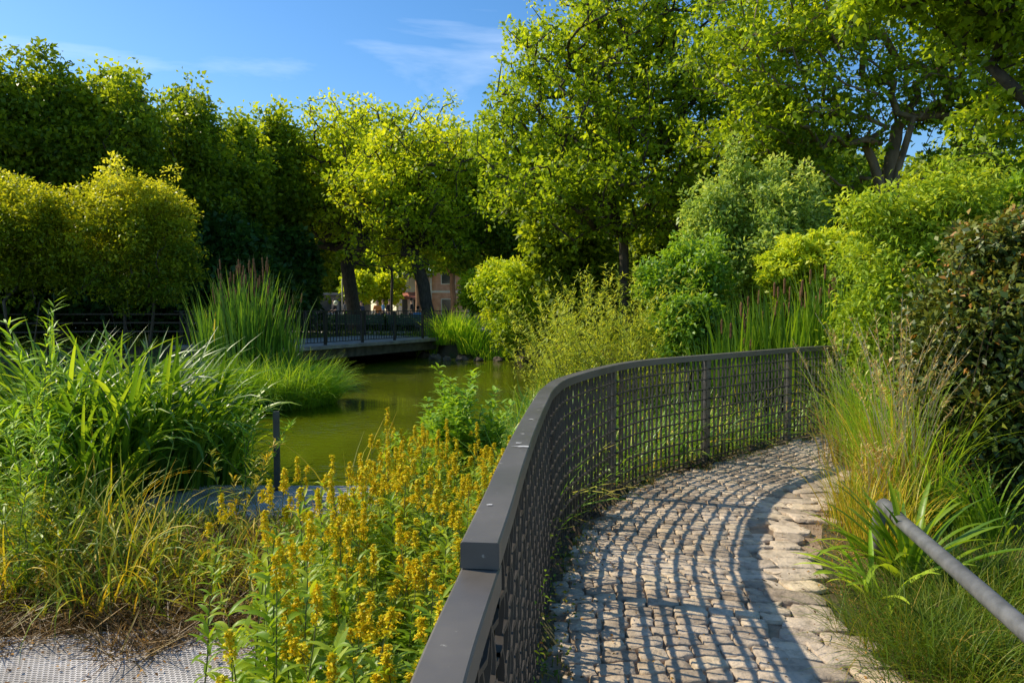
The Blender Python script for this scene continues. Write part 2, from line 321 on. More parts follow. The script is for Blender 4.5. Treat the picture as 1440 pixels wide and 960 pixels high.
ISLE = [(-7.4, 15.5), (-6, 14.5), (-4.6, 14.6), (-3.9, 15.6), (-4.6, 17), (-6.5, 17.2)]
WATER_Z = -.42
def ss(a, b, x): t = np.clip((x-a)/(b-a), 0, 1); return t*t*(3-2*t)
def gz(X, Y):
    X = np.atleast_1d(np.asarray(X, float)).ravel(); Y = np.atleast_1d(np.asarray(Y, float)).ravel()
    fs = fence_sd(X, Y)
    left = -.30*ss(0.03, .9, -fs)
    far = ss(16, 23, Y); west = ss(-9, -13, X)
    h = np.where(fs > 0, 0, left)
    ed = np.minimum.reduce([np.hypot(X-p[0], Y-p[1]) for p in EDGE[::4]])
    inside = (fs > 0) & (sd_poly(X, Y, PATHPOLY) > 0)
    h = h+np.where(inside, .30*ss(.2, 3.5, ed), 0)
    h = h*(1-far)+.34*far
    h = np.where(Y > 23, np.maximum(h, .34), h)
    h = h+west*(.34-h)*ss(9, 14, Y)
    h = h+.03*np.sin(X*1.7+1)*np.sin(Y*1.3)*ss(1, 4, np.abs(fs))*(1-ss(20, 23, Y))*np.where(fs > 0, 1, .3)
    pd = sd_poly(X, Y, POND); pi = sd_poly(X, Y, ISLE)
    inpond = ss(.25, -.7, pd)*(1-ss(.4, -.4, pi))
    return h*(1-inpond)+(-1.1)*inpond
def poly_from(a, b): return np.vstack([a, b[::-1]])
PATHPOLY = poly_from(FC[::10]+FN[::10]*.03, EDGE)
def gz1(x, y): return float(gz([x], [y])[0])

# ------------------------------------------------------------------ ground, water, path
nx = 300
u = np.linspace(-1, 1, nx); gx = 2.2*np.sinh(6.2*u); gy = 2.2*np.sinh(6.2*u)+6
GX, GY = np.meshgrid(gx, gy); GZ = gz(GX, GY)
V = np.c_[GX.ravel(), GY.ravel(), GZ-.012]
i = np.arange(nx*nx).reshape(nx, nx); F = np.c_[i[:-1, :-1].ravel(), i[:-1, 1:].ravel(), i[1:, 1:].ravel(), i[1:, :-1].ravel()]
g = link('ground', npmesh('ground', V, F, smooth=True), None, M['ground']); tag(g, 'dark soil and rough grass ground around the pond', 'ground', kind='structure')
wm = MB(); wm.add([(-30, 5.5, WATER_Z), (6, 5.5, WATER_Z), (6, 36, WATER_Z), (-30, 36, WATER_Z)], [(0, 1, 2, 3)])
w = wm.build('water', M['water']); tag(w, 'olive green pond water', 'water', kind='structure')
# plaza beyond the bridge
pl = MB(); pz = .352
pl.add([(-40, 34.5, pz), (6, 34.5, pz), (14, 60, pz), (-60, 60, pz)], [(0, 1, 2, 3)])
tag(pl.build('plaza', M['paving']), 'pale paved plaza beyond the bridge', 'paving', kind='structure')
# path base and setts
pb = poly_from(FC[::10]+FN[::10]*.02, EDGE)
mb = MB(); L_ = FC[::25]+FN[::25]*.0; 
EI = np.array([EDGE[np.argmin(np.hypot(EDGE[:, 0]-(p+q*1.7)[0], EDGE[:, 1]-(p+q*1.7)[1]))] for p, q in zip(L_, FN[::25])])
for k in range(len(L_)-1):
    mb.add([(*L_[k], -.004), (*EI[k], -.011), (*EI[k+1], -.011), (*L_[k+1], -.004)], [(0, 1, 2, 3)])
tag(mb.build('path_bed', M['sand']), 'sandy bed showing in the joints of the stone path', 'path', kind='structure')
def setts():
    V = []; F4 = []; var = []
    def warp(x, y):
        return x+.05*math.sin(y*2.1+x*.7)+.03*math.sin(y*5.3), y+.07*math.sin(x*1.7+.5)+.035*math.sin(x*4.9+y)
    rows = np.arange(.3, 10.5, .106)
    cand = []
    for ri, y in enumerate(rows):
        x = -.6+random.uniform(0, .18)
        while x < 8.5:
            wd = random.uniform(.11, .18); cand.append((x+wd/2, y, wd, .106)); x += wd
    C = np.array([(*warp(c[0], c[1]),) for c in cand])
    def edged(C): return np.array([np.min(np.hypot(EDGE[::2, 0]-c[0], EDGE[::2, 1]-c[1])) for c in C])
    sdp = sd_poly(C[:, 0], C[:, 1], PATHPOLY); keep = (sdp < -.03+RNG.uniform(-.06, .03, len(C))) & (edged(C) > .40)
    nc = []
    for ri, y in enumerate(np.arange(.3, 10.5, .165)):
        x = -.6+random.uniform(0, .18)
        while x < 8.5: wd = random.uniform(.16, .34); nc.append((x+wd/2, y, wd, .165)); x += wd
    C2 = np.array([(*warp(c[0], c[1]),) for c in nc]); k2 = (sd_poly(C2[:, 0], C2[:, 1], PATHPOLY) < -.03+RNG.uniform(-.05, .08, len(C2))) & (edged(C2) <= .47)
    cand = cand+nc; keep = np.r_[keep, k2]; nsmall = len(C)
    me_v = []; me_f = []; vv = []
    for ci_, ((cx, cy, wd, hd), k) in enumerate(zip(cand, keep)):
        if not k: continue
        bj = .004 if ci_ < nsmall else .013
        g_ = .0035; hx = wd/2-g_; hy = hd/2-g_
        nO = 12; ring = []
        for a in range(nO):
            th = 2*PI*(a+.5)/nO; cxs, sns = math.cos(th), math.sin(th)
            r = (abs(cxs)**10+abs(sns)**10)**(-1/10); ring.append((cxs*r, sns*r))
        tilt = (random.gauss(0, .022), random.gauss(0, .035)); h = .014+random.uniform(-.003, .005); rv = random.random()
        jit = [(random.gauss(0, bj), random.gauss(0, bj)) for _ in ring]
        o = len(me_v)
        for (sc, z) in ((1, -.01), (.985, h-.004), (.93, h), (.5, h+.001)):
            for (q, jj) in zip(ring, jit):
                lx, ly = q[0]*hx*sc+jj[0], q[1]*hy*sc+jj[1]; X, Y = warp(cx+lx, cy+ly)
                me_v.append((X, Y, z+tilt[0]*lx+tilt[1]*ly+(random.gauss(0, .0018) if z > 0 else 0)))
        me_v.append((*warp(cx, cy), h+.001)); cidx = len(me_v)-1
        for l in range(3):
            for a in range(nO):
                b = (a+1) % nO; me_f.append((o+l*nO+a, o+l*nO+b, o+(l+1)*nO+b, o+(l+1)*nO+a)); vv.append(rv)
        for a in range(nO//2):
            me_f.append((cidx, o+3*nO+2*a, o+3*nO+2*a+1, o+3*nO+(2*a+2) % nO)); vv.append(rv)
    return npmesh('path', np.array(me_v), np.array(me_f), vv, smooth=True)
p_ = link('path', setts(), None, M['sett']); tag(p_, 'curving path of worn stone setts beside the mesh railing', 'path', kind='structure')

# ------------------------------------------------------------------ foliage machinery
def unit(a): return a/(np.linalg.norm(a, axis=-1, keepdims=True)+1e-9)
def rdir(n, rng=RNG): return unit(rng.normal(size=(n, 3)))
def kites(P, D, Nn, L, W, fold=.12):
    """4-vertex folded leaves"""
    S_ = unit(np.cross(D, Nn)); Nn = np.cross(S_, D); L = np.asarray(L)[:, None]; W = np.asarray(W)[:, None]
    V = np.stack([P, P+D*L*.42+S_*W*.5+Nn*L*fold, P+D*L-Nn*L*fold*.8, P+D*L*.48-S_*W*.5+Nn*L*fold], 1)
    n = len(P); return V.reshape(-1, 3), np.arange(n*4).reshape(n, 4)
PROF = {'grass': lambda t: np.minimum(1, 6*t+.45)*(1-t**2.2)**.8, 'lance': lambda t: np.sin(PI*np.clip(t*.93+.03, 0, 1))**.8*(1-.25*t), 'strap': lambda t: np.minimum(1, 2.5*t+.6)*(1-t**4)**.7}
def blades(P, az, L, W, tilt, curl, segs=5, prof='grass', cols=2, twist=0, var=None, power=1.3, az_w=None):
    n = len(P); t = np.linspace(0, 1, segs+1); L = np.broadcast_to(L, (n,)); W = np.broadcast_to(W, (n,)); tilt = np.broadcast_to(tilt, (n,)); curl = np.broadcast_to(curl, (n,))
    th = tilt[:, None]+curl[:, None]*t[None]**power
    a = az[:, None]+(np.zeros(n) if az_w is None else az_w)[:, None]*t[None]
    d = np.stack([np.sin(th)*np.cos(a), np.sin(th)*np.sin(a), np.cos(th)], -1)
    pos = np.concatenate([np.zeros((n, 1, 3)), np.cumsum((d[:, :-1]+d[:, 1:])/2, 1)], 1)*(L[:, None, None]/segs)+P[:, None]
    side = np.stack([-np.sin(a), np.cos(a), np.zeros_like(th)], -1)
    nrm = np.cross(side, d)
    tw = np.broadcast_to(twist, (n,))[:, None, None]
    side = side*np.cos(tw)+nrm*np.sin(tw)
    w = (PROF[prof](t)[None]*W[:, None]/2)[..., None]; w = np.maximum(w, .0004)
    if cols == 2: C = [pos-side*w, pos+side*w]
    else: C = [pos-side*w+nrm*w*-.45, pos, pos+side*w-nrm*w*.45]
    V = np.stack(C, 2).reshape(-1, 3); k = cols; s1 = segs+1
    base = (np.arange(n)*s1*k)[:, None, None]; si = np.arange(segs)[None, :, None]*k; ci = np.arange(k-1)[None, None]
    a0 = base+si+ci; F = np.stack([a0, a0+1, a0+k+1, a0+k], -1).reshape(-1, 4)
    if var is None: var = RNG.random(n)
    return V, F, np.repeat(var, segs*(k-1))
class Acc:
    def __init__(s): s.V = []; s.F = []; s.A = []; s.n = 0
    def add(s, V, F, A):
        s.V.append(V); s.F.append(F+s.n); s.A.append(A); s.n += len(V)
    def build(s, name, mat, parent=None, smooth=False):
        me = npmesh(name, np.concatenate(s.V), np.concatenate(s.F), np.clip(np.concatenate(s.A), 0, 1), smooth)
        return link(name, me, parent, mat)
SUNV = unit(np.array((-1.15, .40, 1.10)))   # leaves turn their faces to the light
def clump_leaves(C, R, n_per, L, flat=.75, seed=0, cvar=.22, wr=.62, up=.5, base=.45, shell=.35, bias=None):
    rng = np.random.default_rng(seed); nC = len(C); n = nC*n_per
    cid = np.repeat(np.arange(nC), n_per); u_ = rdir(n, rng); r = rng.random(n)**shell
    off = u_*r[:, None]*np.asarray(R)[cid][:, None]; off[:, 2] *= flat
    P = C[cid]+off
    D = unit(u_*.8+rng.normal(size=(n, 3))*.7+np.array((0, 0, -.15)))
    Nn = unit(rdir(n, rng)*.85+u_*.25+np.array((0, 0, up))*.5+SUNV*.7)
    LL = L*rng.uniform(.6, 1.3, n)
    V, F = kites(P, D, Nn, LL, LL*wr*rng.uniform(.75, 1.2, n))
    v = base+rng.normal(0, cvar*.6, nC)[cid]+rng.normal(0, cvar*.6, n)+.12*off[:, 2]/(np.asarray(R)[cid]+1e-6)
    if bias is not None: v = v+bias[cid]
    return V, F, v
def smooth3(P, step, rng, jit):
    P = [np.array(p, float) for p in P]; out = []; Q = [2*P[0]-P[1]]+P+[2*P[-1]-P[-2]]
    for i in range(1, len(Q)-2):
        p0, p1, p2, p3 = Q[i-1:i+3]; n = max(1, int(np.linalg.norm(p2-p1)/step))
        for k in range(n):
            t = k/n; q = .5*((2*p1)+(-p0+p2)*t+(2*p0-5*p1+4*p2-p3)*t*t+(-p0+3*p1-3*p2+p3)*t**3); out.append(q+(rng.normal(size=3)*jit if (i > 1 or k > 0) else 0))
    out.append(P[-1]); return out
def skeleton(starts, attract, step=.5, jit=.05, seed=1, r_tip=.012, power=2.2, up=.15):
    """starts: list of polylines [(x,y,z)...] already rooted; attract sorted outward"""
    rng = np.random.default_rng(seed); nodes = []; par = []; starts = [smooth3(p_, .45, rng, .03) for p_ in starts]
    for pl_ in starts:
        prev = -1
        for q in pl_: nodes.append(np.array(q, float)); par.append(prev); prev = len(nodes)-1
    N0 = [min(len(pl_)-1, max(1, int(len(pl_)*.6))) for pl_ in starts]; ok = []
    c = 0
    for pl_, k in zip(starts, N0): ok += [j >= k for j in range(len(pl_))]; c += len(pl_)
    fork = np.mean([pl_[-1] for pl_ in starts], axis=0)
    A = np.array(attract); A = A[np.argsort(np.linalg.norm(A-fork, axis=1))]
    arr = np.zeros((len(A)*14+len(nodes)+10, 3)); arr[:len(nodes)] = nodes; okm = np.zeros(len(arr), bool); okm[:len(nodes)] = ok; cnt = len(nodes); tips = []
    for a in A:
        d = a-arr[:cnt]; dist = np.linalg.norm(d, axis=1); cost = dist+np.where(d[:, 2] < -.1, -d[:, 2]*.6, 0)+.25*np.linalg.norm(arr[:cnt]-fork, axis=1)*0+np.where(okm[:cnt], 0, 1e6)
        j = int(cost.argmin()); L = dist[j]; k = max(1, min(12, int(L/step))); p0 = arr[j].copy(); prev = j
        for s in range(1, k+1):
            t = s/k; q = p0+(a-p0)*t+np.array((0, 0, up*L*math.sin(PI*t)*.5))+(rng.normal(size=3)*jit*min(1, L) if s < k else 0)
            arr[cnt] = q; okm[cnt] = True; par.append(prev); prev = cnt; cnt += 1
        tips.append(prev)
    nodes = arr[:cnt]; ch = [[] for _ in range(cnt)]
    for k in range(cnt):
        if par[k] >= 0: ch[par[k]].append(k)
    R = np.zeros(cnt)
    for k in range(cnt-1, -1, -1):
        R[k] = r_tip if not ch[k] else max((sum(R[c]**power for c in ch[k]))**(1/power), r_tip)
    return nodes, par, ch, R
def skel_mesh(nodes, par, ch, R, rmax=None, n_big=8, flare=1.0):
    mb = MB(); done = set()
    roots = [k for k in range(len(nodes)) if par[k] < 0]; stack = [(r, None) for r in roots]
    while stack:
        k, pre = stack.pop(); pts = []; rad = []
        if pre is not None: pts.append(nodes[pre]); rad.append(min(R[pre], R[k]*1.15))
        cur = k
        while True:
            pts.append(nodes[cur]); rad.append(R[cur])
            if not ch[cur]: break
            m = max(ch[cur], key=lambda c: R[c])
            for c in ch[cur]:
                if c != m: stack.append((c, cur))
            cur = m
        if rmax: rad = [min(r, rmax) for r in rad]
        if pre is None and flare > 1 and len(rad) > 1: rad[0] *= flare
        rad[-1] *= .4
        if len(pts) > 1: mb.tube(pts, rad, n_big if max(rad) > .05 else (5 if max(rad) > .02 else 3), cap=False)
    return mb
def lobes_points(lobes, n, seed, shell=.45, noise=.12, zmin=None):
    rng = np.random.default_rng(seed); vol = np.array([l[3]*l[4]*l[5] for l in lobes]); k = rng.choice(len(lobes), n, p=vol/vol.sum())
    Lb = np.array(lobes, float)[k]; u_ = rdir(n, rng); r = rng.random(n)**shell
    P = Lb[:, :3]+u_*r[:, None]*Lb[:, 3:6]*(1+rng.normal(0, noise, (n, 1)))
    if zmin is not None: P = P[P[:, 2] > zmin]
    return P
WOODX = 1.0
def make_tree(name, label, cat, loc, trunk, lobes, ncl, npl, leaf, mat, bark='bark', R=(.35, .65), seed=1, group=None, rz=0, sc=1, shell=.45, zmin=None, r_tip=.012, cvar=.22, base=.45, up=.5, wr=.62, rmax=None, flat=.75, power=2.2, leafshell=.4, noise=.14, starts=None, crown='crown', wood='trunk', toplight=0.0, nbig=8):
    root = thing(name, label, cat, loc, rz, group); root.scale = (sc, sc, sc)
    rng = np.random.default_rng(seed+100)
    A = lobes_points(lobes, ncl, seed, shell=shell, zmin=zmin, noise=noise)
    st = starts or [trunk]
    nodes, par, ch, Rr = skeleton(st, A, seed=seed, r_tip=r_tip, power=power)
    skel_mesh(nodes, par, ch, Rr, rmax=rmax, flare=1.35, n_big=nbig).build(wood, M[bark], root, smooth=True)
    Rc = rng.uniform(R[0], R[1], len(A)); zz = A[:, 2]; bias = toplight*((zz-zz.min())/(np.ptp(zz)+1e-6)-.5)  # toplight lightens leaf colour up the crown, painting sunlight on the tops
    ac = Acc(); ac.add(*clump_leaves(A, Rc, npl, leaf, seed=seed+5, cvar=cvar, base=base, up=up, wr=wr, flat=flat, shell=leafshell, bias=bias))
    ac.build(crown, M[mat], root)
    return root
# ------------------------------------------------------------------ mesh railing along the path
def fs_at(y): return FS[np.argmin(np.abs(FC[:, 1]-y))]
def fpt(s, off=0, z=0):
    i = min(int(round(s/.02)), len(FC)-1); q = FC[i]+FN[i]*off; return np.array((q[0], q[1], z)), FT[i], FN[i]
def build_fence():
    root = thing('mesh_railing', 'curved bronze grey steel railing with woven mesh infill beside the stone path', 'railing', (0, 0, 0))
    s0 = fs_at(1.36); s1 = FS[-1]
    prof = [(-.038, -.052), (.038, -.052), (.038, -.003), (.034, 0), (-.034, 0), (-.038, -.003)]
    mb = MB(); mb.sweep([fpt(s, 0, 1.10)[0] for s in np.arange(s0, s1, .06)], prof); mb.build('handrail', M['steel'], root)
    mb = MB(); mb.sweep([fpt(s, 0, 1.046)[0] for s in np.arange(.02, s0+.05, .06)], prof); mb.build('lower_handrail', M['steel'], root)
    posts = [s0+.045, fs_at(3.87)]
    for (s_, o_, w_, l_) in ((fs_at(2.31), .012, .012, .035), (fs_at(2.38), -.002, .009, .014), (fs_at(2.9), .004, .008, .012), (fs_at(1.62), -.012, .006, .008)):
        p, t, n = fpt(s_, o_, 1.1025); rng = np.random.default_rng(int(s_*100)); mb = MB(); K = 14; vs = [tuple(p)]
        for q in range(K):
            a = 2*PI*q/K; r = rng.uniform(.45, 1.1); vs.append((p[0]+n[0]*math.cos(a)*l_*r+t[0]*math.sin(a)*w_*r, p[1]+n[1]*math.cos(a)*l_*r+t[1]*math.sin(a)*w_*r, p[2]))
        mb.add(vs, [(0, q+1, (q+1) % K+1) for q in range(K)]); mb.build('bird_dropping', M['white'], root)
    d = fs_at(5.8); posts += [d, d+1.72, d+3.5, d+5.3, d+7.0]
    for k, s in enumerate(posts):
        p, t, n = fpt(s, -.012, .52); mb = MB()
        mb.box((p[0], p[1], .522), (.075, .05, 1.044), ax=(np.array((*t, 0)), np.array((*n, 0)), np.array((0, 0, 1.))))
        o = mb.build('post', M['steel'], root, bevel=.003)
    ends = [.1]+posts+[s1-.05]
    rows = np.arange(.075, 1.04, .098)
    for a, b in zip(ends[:-1], ends[1:]):
        mb = MB(); off = .026; ztop = 1.05 if a >= s0 else .995
        ss_ = np.arange(a-.01, b+.012, .05)
        for r_i, z in enumerate(rows):
            if z > ztop: continue
            pts = [fpt(s, off+.004*math.sin(PI*s/.076+r_i*PI), z)[0] for s in ss_]
            o = len(mb.v)
            for q, s in zip(pts, ss_):
                nn = fpt(s)[2]
                for (da, dz) in ((-.009, -.006), (.009, -.006), (.009, .006), (-.009, .006)):
                    mb.v.append((q[0]+nn[0]*da, q[1]+nn[1]*da, q[2]+dz))
            for i in range(len(pts)-1):
                for c in range(4): mb.f.append((o+i*4+c, o+i*4+(c+1) % 4, o+i*4+4+(c+1) % 4, o+i*4+4+c))
        nv = max(1, int(round((b-a)/.076))); zs = np.linspace(.03, ztop-.001, 44)
        for k in range(1, nv):
            s = a+(b-a)*k/nv; p, t, n = fpt(s, off); ph = (k % 2)*PI; o = len(mb.v)
            for z in zs:
                q = (z-rows[0])/.098; w = .0028*math.cos(PI*q+ph); hd = .0065+.003*abs(math.sin(PI*q)); hw = .0056
                for (a_, b_) in ((-hw, -hd), (hw, -hd), (hw, hd), (-hw, hd)):
                    mb.v.append((p[0]+t[0]*a_+n[0]*(b_+w), p[1]+t[1]*a_+n[1]*(b_+w), z))
            for i in range(len(zs)-1):
                for c in range(4): mb.f.append((o+i*4+c, o+i*4+(c+1) % 4, o+i*4+4+(c+1) % 4, o+i*4+4+c))
        # bottom flat
        mb.sweep([fpt(s, off, .034)[0] for s in ss_], [(-.015, -.004), (.015, -.004), (.015, .004), (-.015, .004)])
        mb.build('mesh_panel', M['meshsteel'], root)
build_fence()

# kerb under the railing
kb = MB(); kb.sweep([fpt(s, -.03, 0)[0] for s in np.arange(.1, FS[-1], .1)], [(-.07, -.25), (.05, -.25), (.05, .008), (-.07, .008)])
k_ = kb.build('kerb', M['sand']); tag(k_, 'sandy stone kerb under the mesh railing', 'kerb', kind='structure')

# pipe handrail on the right
def build_pipe():
    root = thing('pipe_handrail', 'grey painted tubular handrail curving down among strap leaves right of the path', 'handrail', (0, 0, 0))
    a = at(1440, 884, 2.5); b = at(1262, 728, 3.95); c = at(1248, 712, 4.15)
    d = (a-b)/np.linalg.norm(a-b)
    pts = [a+d*2.2]+[a+(b-a)*k/6 for k in range(7)]
    tgt = np.array((c[0]+.0, c[1]+.10, 0.0)); dd = -d; mid = c+dd*.03
    for q in range(1, 13):
        t = q/12; a1 = mid+dd*.06; a2 = np.array((tgt[0], tgt[1], c[2]-.02)); a3 = np.array((tgt[0], tgt[1], c[2]-.2)); pts.append((1-t)**3*mid+3*(1-t)**2*t*a1+3*(1-t)*t*t*a2+t**3*a3)
    pts.append(tgt)
    P = np.array(pts); 
    mb = MB(); mb.tube(pts, .037, 16); mb.build('rail_tube', M['pipe'], root, smooth=True)
    mb = MB(); q = b; mb.tube([q-d*.012, q+d*.012], .040, 16); mb.build('joint_collar', M['darksteel'], root, smooth=False)
    for t in (.35,):
        q = a+d*t; mb = MB(); mb.tube([q-np.array((0, 0, .02)), (q[0], q[1], 0.02)], .018, 10); mb.build('post', M['pipe'], root, smooth=True)
build_pipe()

# ------------------------------------------------------------------ lower deck and post
DZ = -.28
def slab(name, P, z, th, mat, label, cat, kind=None):
    mb = MB(); n = len(P); mb.add([(x, y, z) for x, y in P]+[(x, y, z-th) for x, y in P], [tuple(range(n)), tuple(range(2*n-1, n-1, -1))]+[(i, i+n, (i+1) % n+n, (i+1) % n)[::-1] for i in range(n)])
    o = mb.build(name, mat); tag(o, label, cat, kind=kind); return o
slab('boardwalk', [(-5.2, .5), (-.62, .5), (-.62, 3.7), (-1.25, 3.95), (-1.9, 4.02), (-5.2, 3.6)], DZ, .08, M['deck'], 'ribbed pale grey boardwalk at the bottom left corner', 'boardwalk', 'structure')
slab('boardwalk', [(-3.6, 6.35), (-.7, 6.1), (-.55, 7.28), (-3.7, 7.34)], DZ+.005, .08, M['deck'], 'ribbed grey boardwalk at the water edge behind the flowers', 'boardwalk', 'structure')
mb = MB(); q = at(390, 688, 7.15); hz = at(390, 578, 7.15)[2]
root = thing('steel_post', 'slim dark steel post standing at the pond edge of the boardwalk', 'post', (q[0], q[1], DZ))
mb.box((0, 0, (hz-DZ)/2), (.055, .045, hz-DZ)); mb.build('post_shaft', M['darkconcrete'], root, bevel=.003)
mb = MB(); mb.box((0, 0, .012), (.13, .11, .012)); mb.build('base_plate', M['darksteel'], root)

# ------------------------------------------------------------------ bridge
BA = np.array((-6.75, 21.45)); BB = np.array((-2.75, 29.85)); BD = (BB-BA)/np.linalg.norm(BB-BA); BN = np.array((-BD[1], BD[0])); BZ = .39; BL = np.linalg.norm(BB-BA)
def bp(s, o, z): q = BA+BD*s+BN*o; return (q[0], q[1], z)
def build_bridge():
    root = thing('footbridge', 'low concrete footbridge with thin dark railings crossing the pond', 'bridge', (0, 0, 0))
    ang = math.atan2(BD[1], BD[0]); ax = (np.array((*BD, 0)), np.array((*BN, 0)), np.array((0, 0, 1.)))
    mb = MB(); mb.box(bp(BL/2, 2.2, BZ-.06), (BL+1, 4.6, .12), ax=ax); mb.build('deck', M['concrete'], root, bevel=.01)
    for o_ in (.25, 4.1):
        mb = MB(); mb.box(bp(BL/2, o_, BZ-.12-.17), (BL+.6, .25, .338), ax=ax); mb.build('girder', M['darkconcrete'], root)
    for s_ in (-.3, BL+.2):
        mb = MB(); mb.box(bp(s_, 2.2, -.2), (.5, 4.5, .93), ax=ax); mb.build('abutment', M['darkconcrete'], root)
    for o_ in (.06, 4.35):
        mb = MB(); mb.box(bp(BL/2, o_, BZ+1.1), (BL+.9, .06, .035), ax=ax); mb.build('top_rail', M['darksteel'], root)
        mb = MB(); mb.box(bp(BL/2, o_, BZ+.10), (BL+.9, .03, .025), ax=ax); mb.build('bottom_rail', M['darksteel'], root)
        n = 6
        for k in range(n):
            mb = MB(); mb.box(bp(-.2+(BL+.4)*k/(n-1), o_, BZ+.545), (.10, .06, 1.07), ax=ax); mb.build('post', M['darksteel'], root)
        mb = MB(); nb = int((BL+.4)/.155)
        for k in range(nb+1): mb.box(bp(-.2+(BL+.4)*k/nb, o_, BZ+.6), (.018, .018, .97), ax=ax)
        mb.build('balusters', M['darksteel'], root)
build_bridge()
# railing continuing on the far bank to the left
def bank_rail(P, label):
    root = thing('bank_railing', label, 'railing', (0, 0, 0))
    P = np.array(P, float); C, s = smooth_curve(P, .1)
    for z in (.5, .78, 1.06):
        mb = MB(); mb.sweep([(*c, .34+z) for c in C[::4]], [(-.02, -.025), (.02, -.025), (.02, .025), (-.02, .025)]); mb.build('rail', M['darksteel'], root)
    for k in range(0, len(C), 20):
        mb = MB(); mb.box((*C[k], .34+.52), (.07, .07, 1.1)); mb.build('post', M['darksteel'], root)
bank_rail([(-7.0, 21.3), (-9.5, 22.9), (-14, 22.6), (-19.5, 19.6), (-26, 18)], 'dark horizontal bar railing on the far bank behind the left reeds')
bank_rail([(-2.4, 30.1), (-.8, 30.4), (1.5, 30), (4, 29)], 'dark horizontal bar railing on the far bank right of the bridge')

# ------------------------------------------------------------------ rocks at the far shore
def rock(loc, r, seed, label):
    rng = np.random.default_rng(seed); mb = MB(); mb.sphere((0, 0, 0), (r, r*.75, r*.5), 12, 8)
    V = np.array(mb.v); d = unit(V); f = 1+.18*np.sin(d[:, 0]*5+seed)+.14*np.sin(d[:, 1]*7+seed*2)+.1*np.sin(d[:, 2]*6+d[:, 0]*4); mb.v = [tuple(v) for v in V*f[:, None]]
    o = mb.build('rock', M['rock']); o.location = loc; o.rotation_euler = (0, 0, rng.uniform(0, 6)); tag(o, label, 'rock', 'rocks along the far shore')
for k, (px, py, r) in enumerate([(598, 500, .34), (612, 503, .28), (628, 505, .22), (648, 505, .26), (672, 506, .2), (700, 506, .25), (735, 507, .3)]):
    p = atz(px, py, WATER_Z+.05); rock(p, r, k+3, ['brown rock tight under the right end of the footbridge', 'brown rock just right of the footbridge abutment', 'small half sunk rock on the shore below the reeds right of the bridge', 'flat rock at the waterline left of the yellow bush', 'small rock at the left foot of the yellow bush', 'rock at the waterline under the middle of the yellow bush', 'larger rock at the right foot of the yellow bush'][k])

# ------------------------------------------------------------------ people
def person(loc, rz, pose, shirt, trousers, label, sc=1.0, cat='person'):
    root = thing('person', label, cat, loc, rz, None); root.scale = (sc,)*3
    def skin(name, pts, edges, rad, mat, root_i=0):
        me = bpy.data.meshes.new(name); me.from_pydata(pts, edges, []); o = link(name, me, root, mat)
        m = o.modifiers.new('skin', 'SKIN'); m.use_smooth_shade = True
        for i, r in enumerate(rad):
            rr = r if isinstance(r, tuple) else (r, r); me.skin_vertices[0].data[i].radius = rr; me.skin_vertices[0].data[i].use_root = (i == root_i)
        s = o.modifiers.new('sub', 'SUBSURF'); s.levels = 1; s.render_levels = 1
    if pose == 'sit': hip = .50; kn = [(.09, -.42, .50), (-.09, -.42, .50)]; an = [(.09, -.40, .08), (-.09, -.40, .08)]; toe = [(.09, -.54, .03), (-.09, -.54, .03)]
    elif pose == 'walk': hip = .93; kn = [(.10, -.20, .52), (-.10, .03, .50)]; an = [(.10, -.26, .08), (-.10, .32, .14)]; toe = [(.10, -.42, .04), (-.10, .22, .03)]
    else: hip = .93; kn = [(.10, -.02, .50), (-.10, -.02, .50)]; an = [(.11, .02, .08), (-.11, .02, .08)]; toe = [(.12, -.14, .03), (-.12, -.14, .03)]
    sh = hip+.50
    P = [(0, 0, hip), (0, 0, hip+.22), (0, .01, sh-.04), (0, 0, sh+.07), (0, -.01, sh+.14), (0, -.015, sh+.25), (0, -.01, sh+.33)]
    E = [(0, 1), (1, 2), (2, 3), (3, 4), (4, 5), (5, 6)]; Rr = [(.15, .11), (.13, .10), (.15, .11), .055, .07, (.085, .10), .055]
    for i, sx in enumerate((1, -1)):
        b = len(P); bend = -.22 if pose != 'stand' else -.05
        P += [(sx*.18, 0, sh), (sx*.24, .03, sh-.29), (sx*.20, bend, sh-.48+(.08 if bend < -.1 else 0)), (sx*.19, bend-.08, sh-.53+(.08 if bend < -.1 else 0))]
        E += [(2, b), (b, b+1), (b+1, b+2), (b+2, b+3)]; Rr += [.06, .042, .03, (.02, .04)]
        b = len(P); P += [(sx*.09, 0, hip-.05), kn[i], an[i], toe[i]]; E += [(0, b), (b, b+1), (b+1, b+2), (b+2, b+3)]; Rr += [.085, .058, .04, .035]
    skin('body', P, E, Rr, M['skin'])
    skin('shirt', [P[0], P[1], P[2], P[7], P[8], P[15], P[16]] if False else [(0, 0, hip-.02), P[1], P[2], (0, 0, sh+.04), P[7], P[8], P[15], P[16]], [(0, 1), (1, 2), (2, 3), (2, 4), (4, 5), (2, 6), (6, 7)], [(.165, .125), (.15, .12), (.168, .13), .07, .072, .055, .072, .055], M[shirt])
    L = [P[0], P[11], P[12], (P[13][0], P[13][1], P[13][2]+.02), P[19], P[20], (P[21][0], P[21][1], P[21][2]+.02)]
    skin('trousers', L, [(0, 1), (1, 2), (2, 3), (0, 4), (4, 5), (5, 6)], [(.16, .125), .10, .073, .055, .10, .073, .055], M[trousers])
    mb = MB(); mb.sphere((0, .015, sh+.30), (.088, .10, .085), 10, 6); mb.build('hair', M['hair'], root, smooth=True)
